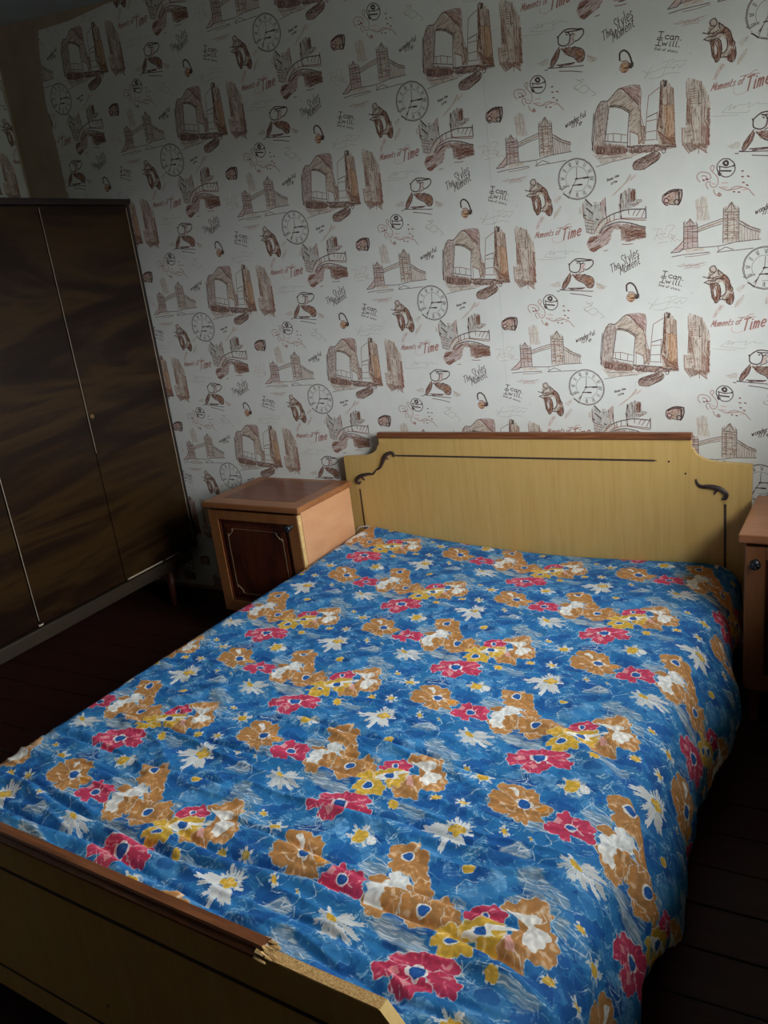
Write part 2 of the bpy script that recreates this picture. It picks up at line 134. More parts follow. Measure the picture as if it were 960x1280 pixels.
# ------------------------------------------------------------------ wallpaper print
LW, LD, LV = .53, .31998, .64652           # column width, drop, repeat
WALL = """hb3_9 108,155 116,221 130,349 168,407 210,403 220,361 198,265 186,179 314,143 318,105 128,125;ht5_3 210,403 278,453 386,351 398,243 402,135 380,139 378,189 328,213 332,313 286,349 222,365;hr5_-4 282,455 396,451 396,339 378,353;hb5_9 118,175 310,129 310,99 224,103 128,125;hb5_1 318,139 486,121 592,95 588,85 470,81 324,97;ht5_9 510,453 542,449 578,397 584,97 492,113 486,199 496,295 506,419;ho5_9 -534,-328 -484,-344 -478,-408 -486,-540 -530,-518;hb6_9 506,425 520,423 516,193 494,211;hk6_9 -540,-202 -516,-208 -518,-242 -536,-238;hb5_9 398,237 420,225 414,133 398,135;hb5_-3 -574,-454 -516,-508 -478,-486 -472,-560 -546,-538;ht4_9 -410,-216 -334,-250 -288,-348 -288,-582 -306,-600 -436,-564 -442,-470 -412,-468;hb4_9 -408,-318 -390,-334 -388,-466 -412,-454;hb6_9 -302,-378 -288,-396 -292,-588 -314,-578;hr4_9 -334,-456 -292,-504 -296,-588 -328,-574;hb4_-5 -436,-556 -306,-572 -306,-624 -348,-592 -400,-608;ht3_2 112,125 394,85 340,73 158,65;lk5 108,155 122,257 134,349 168,405 210,403 278,455 330,411 386,349;lk5 126,351 108,207 112,147;lk5 218,367 256,363 302,339 332,313;lk5 222,373 260,369 306,347 338,319;lk5 332,313 320,221 314,107;lk5 214,359 198,265 186,187;lk5 186,187 242,173 312,157;lk5 510,445 502,295 486,199;lk5 428,273 488,287;lk5 -348,-296 -348,-364 -334,-360;lk5 318,135 432,123 588,89;lb4 282,455 392,449 394,343 394,243 400,157;lb4 192,225 244,221 312,199;lb4 204,219 202,187;lb4 236,219 234,179;lb4 282,207 276,167;lb4 328,217 378,193 382,139;lb4 334,219 332,139;lb4 128,129 224,105 310,107;lb4 186,165 302,135;lb4 422,195 482,195;lb4 418,153 474,147;lb4 428,273 418,153;lb4 488,291 482,143;lb4 442,383 502,417;lb4 442,383 428,281;lb4 428,253 484,253;lb4 -574,-462 -516,-514 -472,-558;lb4 -482,-256 -476,-556;lb4 -518,-254 -512,-332 -534,-334;lb4 -496,-246 -506,-334;lb4 -408,-318 -416,-462;lb4 -384,-370 -388,-460 -378,-496;lb4 -438,-468 -438,-548;lb4 -436,-550 -378,-560;lb4 -378,-496 -374,-552;lb4 -334,-372 -334,-566;lb4 -320,-450 -296,-496 -296,-580;lb4 -436,-556 -400,-612;lb4 -370,-574 -302,-626;lb4 -348,-578 -348,-620;lb4 -314,-356 -320,-450;lb4 -412,-236 -412,-316;lb4 -334,-250 -334,-360;lb4 384,345 412,227;lb4 -420,-496 -384,-494;lb4 -414,-518 -384,-516;lk3 126,55 230,69 340,73;lk3 144,97 278,89;lk3 370,23 408,53 470,73;lk4 342,27 354,47 408,65 470,81 500,67 490,37 430,7 392,-3 350,5 342,27;lk4 408,63 430,41 486,61;lk4 354,45 408,33 430,41;lk4 406,-5 492,41;hb5_4 342,27 354,47 408,65 470,81 500,67 490,37 430,7 392,-3 350,5;lk4 138,157 150,159 154,133 136,131 138,157;lk4 162,153 174,155 176,129 160,127 162,153;lk4 224,139 238,145 240,119 222,117 224,143;lk4 252,135 264,139 268,113 250,113 252,139;lk4 340,123 354,125 356,99 338,97 340,123;lk4 380,115 392,119 394,93 376,91 380,117;lk4 454,101 466,105 470,81 452,79 454,105;lk4 514,95 526,95 528,71 512,69 514,95;lb3 144,383 188,393;lb3 -398,-278 -354,-280;lb3 144,355 186,367;lb3 -398,-292 -354,-292;lb3 146,329 184,339;lb3 -398,-304 -354,-304;lb3 148,301 182,313;lb3 -398,-316 -356,-318;lb3 148,273 180,285;lb3 -398,-328 -356,-330;lb3 150,245 178,257;lb3 -398,-340 -356,-342;lb3 150,217 176,231;lb3 -398,-352 -356,-354;lr4 294,461 308,431;lr4 306,457 318,419;lr4 318,453 328,409;lr4 330,447 338,399;lr4 342,443 350,389;lr4 354,439 360,379;lr4 366,435 370,367;lr4 378,429 380,357;ht3_4 230,-119 296,-57 324,-19 340,-27 308,-61;hp5_4 308,-57 352,-23 370,-27 330,-51;lt3 230,-119 330,-31;lt3 212,-127 274,-79;hr3_0 -432,293 -398,323 -358,283 -358,163 -440,159;ht3_0 -216,353 -174,387 -136,343 -130,167 -216,165;hp4_4 -506,147 -440,203 -434,149 -456,145;ho2_0 -426,157 -322,155 -322,137 -426,137;ht3_1 -358,265 -220,303 -220,285 -358,247;ht2_9 -132,277 -22,211 -22,165 -130,167;lk4 -432,309 -434,165 -442,157;lk4 -358,291 -356,163;lk4 -420,299 -398,325 -378,293;lk4 -432,283 -358,283;lk4 -430,255 -358,249;lk4 -358,269 -292,287 -220,303;lk4 -358,245 -292,263 -224,275;lk4 -216,361 -218,169;lk4 -134,349 -132,167;lk4 -198,351 -174,387 -154,345;lk4 -216,337 -132,327;lk4 -132,283 -92,249 -20,217;lk4 -132,265 -78,227 -22,203;lk4 -440,157 -358,159 -242,153 -148,165 -18,165;lk4 -502,123 -434,127 -292,125;lk4 -248,123 -204,145 -162,125;lk4 -162,119 -56,121;lk4 -248,119 -162,121;lk4 -506,145 -456,145 -440,159;lk4 -432,211 -456,183 -506,145;lb3 -438,203 -478,163;lb3 -432,267 -358,267;lb3 -432,221 -358,219;lb3 -432,217 -358,213;lb3 -432,197 -358,195;lb3 -410,283 -412,163;lb3 -384,283 -384,161;lb3 -398,327 -398,285;lb3 -358,255 -292,273 -220,289;lb3 -206,367 -206,337;lb3 -142,361 -142,329;lb3 -216,325 -132,315;lb3 -216,301 -132,297;lb3 -216,293 -132,287;lb3 -216,265 -134,259;lb3 -216,229 -132,221;lb3 -216,219 -132,215;lb3 -216,191 -134,187;lb3 -192,335 -192,171;lb3 -162,331 -158,199;lb3 -174,387 -174,297;lb3 -170,171 -166,199 -150,199 -144,169;lb3 -120,275 -58,229 -20,209;lb3 -244,155 -240,127;lb3 -430,113 -352,111 -288,117;lb3 -428,297 -428,319;lb3 -362,289 -364,305;lb2 -118,249 -116,167;lb2 -102,243 -102,167;lb2 -88,235 -88,167;lb2 -74,229 -74,167;lb2 -60,221 -60,165;lb2 -46,215 -46,165;lb2 -32,207 -32,165;lk3 -206,315 -196,319 -196,301 -206,303;lk3 -154,311 -142,313 -142,297;lk3 -206,283 -196,285 -194,267 -206,269;lk3 -154,279 -142,281 -142,263;lk3 -206,249 -194,253 -194,235 -206,237;lk3 -154,245 -142,247 -142,231;lk3 -206,209 -194,213 -194,195 -206,195;lk3 -154,205 -142,207 -142,191;ht2_9 -368,425 -340,439 -306,431 -290,305 -358,307;lt3 -358,417 -354,321;lt3 -342,421 -328,353 -344,319;lt3 -320,425 -306,373 -322,309;lt3 -358,379 -300,379;lr2 -476,67 -434,67 -396,57 -358,65 -306,71;lr2 -426,53 -366,55 -344,49 -314,57;lr2 -450,65 -434,77 -418,57;lr2 -388,61 -382,71 -366,57;lr2 450,-351 454,-345 476,-347 500,-353 504,-369 492,-381 470,-383;lr2 482,-353 470,-383 454,-413;lr2 470,-383 486,-401 502,-413;lr2 502,-383 522,-381 518,-377 504,-385 510,-399 530,-401;lr2 -538,273 -530,299 -514,305 -484,299 -496,283 -516,259 -524,241 -516,233 -500,231;lr2 -512,251 -500,249 -502,231 -492,229;lr2 -500,249 -482,227;lr2 -478,247 -500,223;lr2 478,-429 506,-429 536,-429;lr2 -508,213 -496,223 -486,211 -470,219 -456,211 -444,215;hg4_9 36,-135 60,-119 92,-161 142,-151 174,-127 180,-215 172,-247 116,-283 104,-343 50,-317 36,-225;hp3_9 142,-151 172,-129 176,-215 144,-229;hg4_8 264,-121 316,-97 354,-103 362,-163 394,-177 342,-205 274,-215 258,-259 254,-179;hb7_9 322,-125 340,-103 356,-109 354,-167 328,-177;hr4_3 114,-343 144,-315 204,-285 262,-287 262,-319 218,-319 206,-335 202,-369 182,-399 140,-413 100,-435 66,-427 48,-387 70,-343;hb5_0 244,-299 300,-297 348,-311 408,-333 412,-389 336,-395 298,-401 262,-385 262,-333;hb7_0 286,-323 338,-333 398,-347 398,-383 336,-375 290,-365;hb7_3 64,-419 136,-399 142,-411 98,-437 70,-429;hb6_3 52,-383 68,-353 114,-343 118,-359 78,-381;hb5_3 140,-333 194,-297 214,-299 154,-339;ht2_9 106,-281 162,-251 206,-251 204,-279 140,-305 114,-339;lk7 162,-251 196,-235 232,-225 264,-219 304,-215 340,-217 410,-225;lk7 412,-213 412,-273;lk7 134,-329 160,-301 204,-285 254,-279 292,-287 338,-301 380,-319 408,-329;lb5 100,-327 110,-301 162,-251;lb5 128,-327 160,-287 210,-269 258,-263 316,-273 410,-289;lb5 264,-259 414,-279;lb5 174,-127 174,-211 182,-263 176,-283;lb5 36,-145 36,-225;lb5 38,-223 64,-245 102,-255;lb5 268,-123 262,-181 266,-255;lb5 336,-251 350,-225;lb5 356,-257 382,-225;lb5 386,-267 406,-229;lb5 312,-243 312,-217;lb5 268,-411 298,-415 330,-415;lb5 154,-437 180,-435;lb5 144,-151 144,-165;lb5 122,-283 148,-249;lb5 196,-237 196,-273;lb5 226,-227 224,-263;lk9 54,-121 92,-163;lk9 56,-173 94,-209;lk9 38,-209 52,-215;lk9 118,-245 128,-251;lk9 266,-245 266,-259;lk9 272,-119 270,-145;lk9 264,-181 264,-199;lk9 174,-183 174,-205;lb4 102,-147 124,-147;lb4 48,-255 98,-271;lb4 48,-273 92,-287;lb4 52,-293 100,-303;lb4 52,-313 94,-325;lb4 296,-131 314,-133 314,-169;lb4 282,-157 280,-197;lb4 300,-145 298,-205;lb4 318,-189 352,-189 388,-181;lb4 342,-201 370,-191;lb4 366,-169 388,-171;lb4 292,-103 302,-127;lb4 316,-93 316,-129;ht4_6 -292,39 -270,47 -248,27 -218,3 -188,-27 -174,-73 -158,-109 -158,-165 -180,-187 -202,-169 -228,-149 -256,-171 -276,-147 -294,-65 -302,-29 -294,5;hb6_7 -218,-7 -188,-31 -172,-73 -166,-109 -192,-105 -200,-59 -242,-29;hb6_9 -288,-61 -266,-55 -234,-69 -226,-111 -234,-149 -256,-171 -276,-143;hb6_9 -206,-163 -170,-113 -158,-139 -160,-169 -180,-187;hw9_9 -244,-57 -222,-51 -206,-73 -204,-113 -224,-133 -226,-89;hw9_9 -264,-79 -250,-71 -254,-127 -260,-135 -268,-103;lk6 -282,13 -290,29 -278,43 -262,43 -254,25 -260,9 -280,9;lk6 -244,19 -218,-5 -188,-31 -176,-73 -162,-99 -170,-113;lk6 -326,-11 -302,-21 -274,-25 -246,-17;lk6 -320,-47 -296,-37 -270,-41 -242,-31 -210,-37;lk6 -314,-49 -290,-61;lk6 -284,-51 -280,-107 -266,-155 -256,-171 -242,-163;lk6 -234,-73 -228,-115 -236,-149;lk6 -276,-57 -248,-55 -234,-71;lk6 -238,-151 -196,-155;lk6 -206,-63 -198,-99 -210,-127 -230,-135;lk6 -160,-115 -156,-149 -166,-181 -180,-185 -198,-171;lk6 -262,5 -284,-7 -296,-25;lk6 -244,19 -240,-9;lb5 -262,-75 -252,-101 -252,-137;lb5 -244,-73 -240,-113 -250,-147;lb5 -182,-121 -178,-147 -190,-165;lb5 -218,-7 -208,-19;lb5 -274,-33 -246,-27;hp3_6 -236,-183 -206,-187 -232,-219 -256,-257 -276,-255;ht3_5 -156,-209 -142,-171 -108,-141 -92,-139 -126,-189;ht2_5 -148,-101 -104,-77 -88,-79 -128,-119;hb7_6 -62,-547 -108,-599 -122,-635 -100,-641 -72,-603 -56,-563;hb6_3 -54,-557 24,-563 74,-587 88,-619 74,-651 42,-647 22,-619 -30,-597;ho4_3 22,-587 74,-593 84,-625 40,-619;hp4_6 8,-499 40,-497 24,-545 -8,-553;hr5_1 -90,654 26,646 20,636 -46,638;hw9_6 -54,-567 -24,-601 14,-623 6,-645 -76,-637 -96,-635 -66,-591;lk8 -66,-495 -36,-471 -4,-465 46,-477 78,-483 84,-507 56,-533 32,-539;lk8 -66,-495 -64,-533 -26,-549 -2,-535 2,-493 -24,-475;lk8 -18,-479 40,-485 72,-483;lk8 -18,-491 -12,-495;lk8 -66,-501 -70,-491;lk8 8,-499 26,-495;lk5 -62,-547 -104,-593 -122,-635 -104,-641 -72,-603 -58,-563;lk5 -48,-561 -10,-603 28,-625 42,-647 70,-651 86,-625 74,-589 24,-565;lk5 -136,650 -78,638 20,646;lk5 -134,646 -32,632 76,618;lk5 -84,-641 26,-649;lk5 -70,618 4,604 66,586;lk5 -158,640 -140,638;lk5 26,-527 24,-545 -8,-553;lb5 34,-595 46,-621 72,-629;lb5 -40,-569 10,-599;lb5 48,-589 78,-611;ht2_1 -208,-609 -134,-593 -132,-625 -168,-625;ht3_-2 100,670 172,638 128,624 102,636;lk12 286,600 286,634 306,648 330,634 346,602 356,570;lb6 296,592 320,592 344,570;ho8_0 336,556 332,544 324,536 314,534 302,536 292,542 288,554 288,566 294,576 302,582 314,582 326,576 332,566 336,556;lb4 336,556 332,544 324,536 314,532 302,534 292,542 286,554 286,566 292,576 302,582 314,582 326,576 334,568 336,556;hk8_5 336,578 360,572 362,554 344,546 332,554;lg4 28,556 60,532 14,516 32,496 78,514 114,480 140,452 116,448;lg4 34,542 74,548 60,524;lg4 14,514 64,472 90,476 102,494;lk6 -156,567 -156,557 -160,547 -166,539 -172,533 -180,527 -190,525 -200,525 -210,527 -222,531 -230,539 -238,547 -244,555 -248,565 -252,577 -252,587 -250,597 -244,605 -238,613 -230,617 -222,621 -212,623 -202,621 -192,619 -182,613 -174,605 -166,597 -160,587 -158,577 -156,567;lk13 -194,597 -194,591 -198,587 -204,587 -208,589 -212,593 -216,597 -216,603 -212,607 -208,609 -204,609 -198,607 -194,601 -194,597;lk6 -242,587 -204,573 -160,577;lk6 -246,563 -178,555;lk6 -236,583 -236,537;lk6 -238,555 -246,547 -236,537 -228,549;lk10 -228,561 -178,553;lk10 -166,577 -158,581;lr6 -342,519 -360,545 -350,567 -322,571 -294,557 -284,535 -300,525 -326,529;lr6 -332,547 -322,551 -308,543 -304,529;lr6 -278,565 -286,587 -274,599 -266,585 -274,563 -254,539 -244,513 -250,489 -264,479 -284,487 -288,503;lr6 -298,477 -310,497 -304,513 -284,511;lr6 -270,467 -260,441 -242,429 -228,433 -236,443;lr6 -240,477 -194,453 -166,463 -140,467 -116,457 -92,447 -74,429 -56,405;lr6 -194,453 -162,453 -124,457;hr7_0 -228,433 -230,429 -236,425 -244,429 -248,433 -248,441 -244,445 -236,445 -230,441 -228,433;lb9 -326,527 -320,525;lb9 -308,531 -300,527;lb9 -164,441 -158,439;lb9 -138,435 -130,433;lb9 -120,543 -114,541;lb9 -120,515 -114,513;lb9 -92,513 -84,509;lb9 -116,483 -108,481;lb9 -96,467 -90,463;lp7 -226,497 -194,493;lp7 -224,475 -196,469;lp7 -116,443 -92,443;lp7 -278,501 -262,495;hp7_3 -546,477 -516,497 -482,501 -468,477 -482,449 -512,421 -532,419 -550,437;ht8_0 -516,469 -486,469 -482,423 -512,423;hb4_9 -482,489 -442,491 -446,429 -464,409 -480,419;lk9 -542,479 -512,495 -478,499 -442,491;lk9 -538,477 -498,489 -460,489;lk9 -442,491 -442,457 -454,423 -464,411;lk9 -456,483 -458,435;lk6 512,-163 508,-195 524,-219 540,-221;lk6 -516,441 -518,437 -522,431 -528,431 -534,433 -540,437 -542,443 -542,449 -540,455 -534,457 -528,457 -522,453 -518,449 -516,443;lk6 -458,427 -460,421 -464,415 -470,415 -476,415 -482,421 -486,427 -486,433 -482,439 -476,443 -470,441 -464,439 -460,433 -458,427;lk6 -512,421 -482,415;lg3 -276,-441 -144,-455;lg3 -226,-429 -196,-407 -174,-399 -192,-423 -158,-407 -170,-425 -142,-407 -98,-411 -82,-405 -94,-429 -62,-417 -40,-411 -40,-421 2,-425;lg3 -226,-431 -150,-443 -100,-451 -84,-441;lg3 422,486 448,514 474,542;lg3 412,518 446,498 420,476;lg3 446,504 488,506 530,514 586,502;lg3 -540,-113 -510,-111 -476,-109;lg3 554,536 520,474 496,466;lg3 444,474 496,468 556,480 612,470;lg3 -502,-137 -472,-121 -410,-129;lg3 -486,-155 -456,-139 -452,-157 -416,-139;lg3 -396,-91 -382,-105;lr3 -470,63 -440,59 -412,65 -372,61 -318,67;lr3 -432,47 -390,47 -346,41;lr3 -418,55 -400,69 -396,55;lr3 -368,51 -356,65 -346,51;lc6 -98,-35 -104,-21 -108,-5 -110,11 -108,27 -106,43 -102,57 -96,71 -86,83 -76,95 -66,103 -52,111 -40,117 -24,121 -10,123 6,123 20,121 36,115 50,109 64,101 76,91 88,81 98,67 106,55 114,39 118,25 122,9 124,-7 122,-23 120,-37 114,-51 108,-65 100,-77 90,-87 78,-97 66,-105 52,-111 36,-113 22,-115 6,-115 -10,-111 -24,-107 -40,-101 -52,-91;lc4 -88,-45 -94,-31 -100,-15 -102,-1 -104,15 -102,29 -100,43 -96,57 -90,71 -82,81 -72,91 -60,101 -48,107 -36,113 -22,117 -8,117 8,117 22,115 36,111 50,105 62,97 74,87 86,77 94,65 102,51 110,37 114,23 116,9 118,-7 118,-21 114,-35 110,-49 104,-61 96,-73 86,-83 76,-93 64,-99 50,-105 36,-109 22,-109 8,-109 -6,-107 -22,-103 -36,-97;lc3 -46,-35 -54,-23 -58,-11 -62,3 -62,17 -60,31 -54,43 -46,53 -38,63 -26,69 -14,75 -2,75 12,75 26,71 38,65 50,57 60,47 68,35 72,23 76,9 78,-5 76,-17 72,-31 66,-41 56,-51 46,-59 34,-65 22,-67 8,-67 -6,-65;lc6 -106,-33 -90,-43 -60,-31 -44,-25;lc4 86,-3 110,-3;lc4 86,-7 110,-11;lc4 86,-11 108,-19;lc4 76,-43 96,-57;lc4 72,-49 90,-65;lc4 48,-69 62,-91;lc4 44,-71 54,-93;lc4 40,-73 48,-95;lc4 8,-77 10,-101;lc4 4,-75 4,-99;lc4 0,-75 -4,-99;lc4 -32,-61 -44,-81;lc4 -38,-57 -52,-75;lc4 -60,-29 -80,-41;lc4 -62,-25 -84,-35;lc4 -64,-21 -86,-27;lc4 -72,13 -94,13;lc4 -72,17 -94,21;lc4 -70,21 -94,27;lc4 -60,53 -80,67;lc4 -56,57 -76,75;lc4 -32,79 -44,99;lc4 -28,79 -38,103;lc4 -24,81 -32,105;lc4 8,85 6,109;lc4 12,85 14,107;lc4 16,83 20,107;lc4 48,69 58,89;lc4 54,65 68,83;lc4 76,39 94,49;lc4 78,33 98,43;lc4 80,29 102,35;lc3 118,-13 122,-13;lc3 116,-23 122,-25;lc3 114,-35 120,-37;lc3 110,-45 116,-49;lc3 106,-57 112,-59;lc3 100,-65 106,-69;lc3 94,-75 98,-79;lc3 86,-83 90,-87;lc3 78,-89 82,-95;lc3 68,-95 72,-101;lc3 58,-101 62,-107;lc3 48,-105 50,-111;lc3 38,-107 38,-113;lc3 26,-109 26,-115;lc3 14,-109 14,-115;lc3 2,-109 2,-115;lc3 -8,-105 -10,-111;lc3 -20,-103 -22,-109;lc3 -32,-97 -34,-103;lc3 -42,-91 -44,-97;lc3 -52,-85 -56,-89;lc3 -62,-77 -66,-81;lc3 -70,-69 -74,-73;lc3 -78,-59 -84,-61;lc3 -86,-49 -90,-51;lc3 -92,-37 -96,-39;lc3 -96,-25 -102,-27;lc3 -100,-15 -106,-15;lc3 -102,-3 -108,-3;lc3 -104,9 -110,9;lc3 -104,21 -108,23;lc3 -102,33 -108,35;lc3 -100,45 -104,47;lc3 -96,55 -102,59;lc3 -90,65 -96,69;lc3 -84,75 -90,79;lc3 -78,85 -82,89;lc3 -70,93 -74,97;lc3 -62,99 -66,105;lc3 -52,105 -56,111;lc3 -42,109 -44,115;lc3 -32,113 -34,119;lc3 -20,115 -22,121;lc3 -10,117 -10,123;lc3 2,117 2,123;lc3 14,115 14,121;lc3 26,113 26,119;lc3 36,109 38,115;lc3 48,105 50,111;lc3 58,99 60,103;lc3 68,93 70,97;lc3 76,85 80,89;lc3 86,75 90,79;lc3 92,67 98,69;lc3 100,57 104,59;lc3 106,45 110,47;lc3 110,35 116,35;lc3 114,23 118,23;lc3 116,11 122,11;lc3 118,-1 122,-1;lk7 0,5 76,5;lk7 -22,-29 38,-31;lk12 50,5 76,5;lk12 12,-29 34,-31;lk12 0,5 8,5;lk4 8,69 4,5 -42,-69;lk4 76,5 106,3;lk8 -82,-69 -68,-79 -48,-97;lc4 -42,-69 -26,-45 -48,-97;ht2_9 12,-163 32,-159 32,-203 12,-195;lr5 -134,-267 -80,-265 -38,-269;lp4 -100,-347 -134,-355 -160,-349 -170,-333 -164,-319;lr4 -84,-261 -64,-251 -48,-251"""
WTEXT = [('I', 'k', 6, (498, -623), (520, -629), 30, 0), ('can.', 'k', 6, (-526, 3), (-432, -25), 30, 0), ('I', 'k', 6, (484, 636), (508, 628), 28, 0), ('will.', 'k', 6, (-542, -25), (-440, -57), 26, 0), ('End of story.', 'k', 3, (-582, -39), (-452, -83), 12, 0), ('The', 'k', 5, (194, -575), (252, -547), 46, 0.5), ('Styles', 'k', 5, (268, -543), (372, -491), 62, 0.5), ('Moment', 'k', 5, (252, -591), (378, -535), 52, 0.5), ('Moments of', 'r', 6, (-284, -309), (-116, -305), 36, 0.6), ('Time', 'r', 11, (-112, -345), (18, -325), 64, 0.5), ('wonderful', 'k', 5, (-48, 303), (80, 347), 28, 0.4), ('life', 'k', 5, (-14, 297), (52, 303), 30, 0.4), ('Enjoy the', 'k', 4, (188, -37), (262, -19), 12, 0.3), ('life', 'k', 4, (210, -61), (250, -49), 12, 0.3)]
def paint_wallpaper():
    T = Tile(1100, 1340, (LW, -LD), (0, -LV), 'DCDCD6')
    ink = dict(k=hx('3C2A26'), b=hx('7A4633'), r=hx('A06A5E'), p=hx('D09C90'), t=hx('B8957A'), o=hx('C58555'), g=hx('A69C92'), c=hx('6E6460'), w=hx('DCDCD6'))
    items = [x.split(' ', 1) for x in WALL.split(';')]
    rnd = random.Random(3)
    for pas in 'hl':
        for k, pts in items:
            if k[0] != pas: continue
            P = np.array([tuple(map(int, q.split(','))) for q in pts.split()], float) * .0005
            col = ink[k[1]]
            if pas == 'h':
                al, ang = k[2:].split('_'); al = int(al) / 10; th = int(ang) * PI / 18; ca, sa = math.cos(th), math.sin(th)
                if k[1] == 'w': T.poly(P, col, .95); continue
                ox = rnd.random() * 99
                def fn(X, Y, sd, ca=ca, sa=sa, col=col, al=al, ox=ox):
                    u = X * ca + Y * sa; v = -X * sa + Y * ca
                    n = vn(u * 90 + ox, v * 620) * .6 + vn(u * 260, v * 1500 + ox) * .4
                    m = np.clip((n - .22) * 2.3, .22, 1)
                    dk = np.clip((n - .56) * 5, 0, 1)[..., None]
                    return col * (1 - dk * .5), m
                T.poly(P, col * .5 + ink['w'] * .5, al * .8, None, .005)
                T.poly(P, col, min(1, al * 1.4), fn, .004)
            else:
                w = int(k[2:]) * .00038
                if len(P) >= 4: P = crom_open(P)
                j = np.array([[rnd.gauss(0, .0003), rnd.gauss(0, .0003)] for _ in P])
                T.line(P + j, w, col, .75 if k[1] in 'gpr' else .95, .3)
                if k[1] in 'kb' and int(k[2:]) < 9: T.line(P + j[::-1] * 2.5 + .0006, w * .5, col, .4, .8)
    for s, c, w, a, b, hh, sl in WTEXT: letters(T, s, ink[c], w * 3.6, a, b, hh, sl)
    return T.image('wallpaper_print')

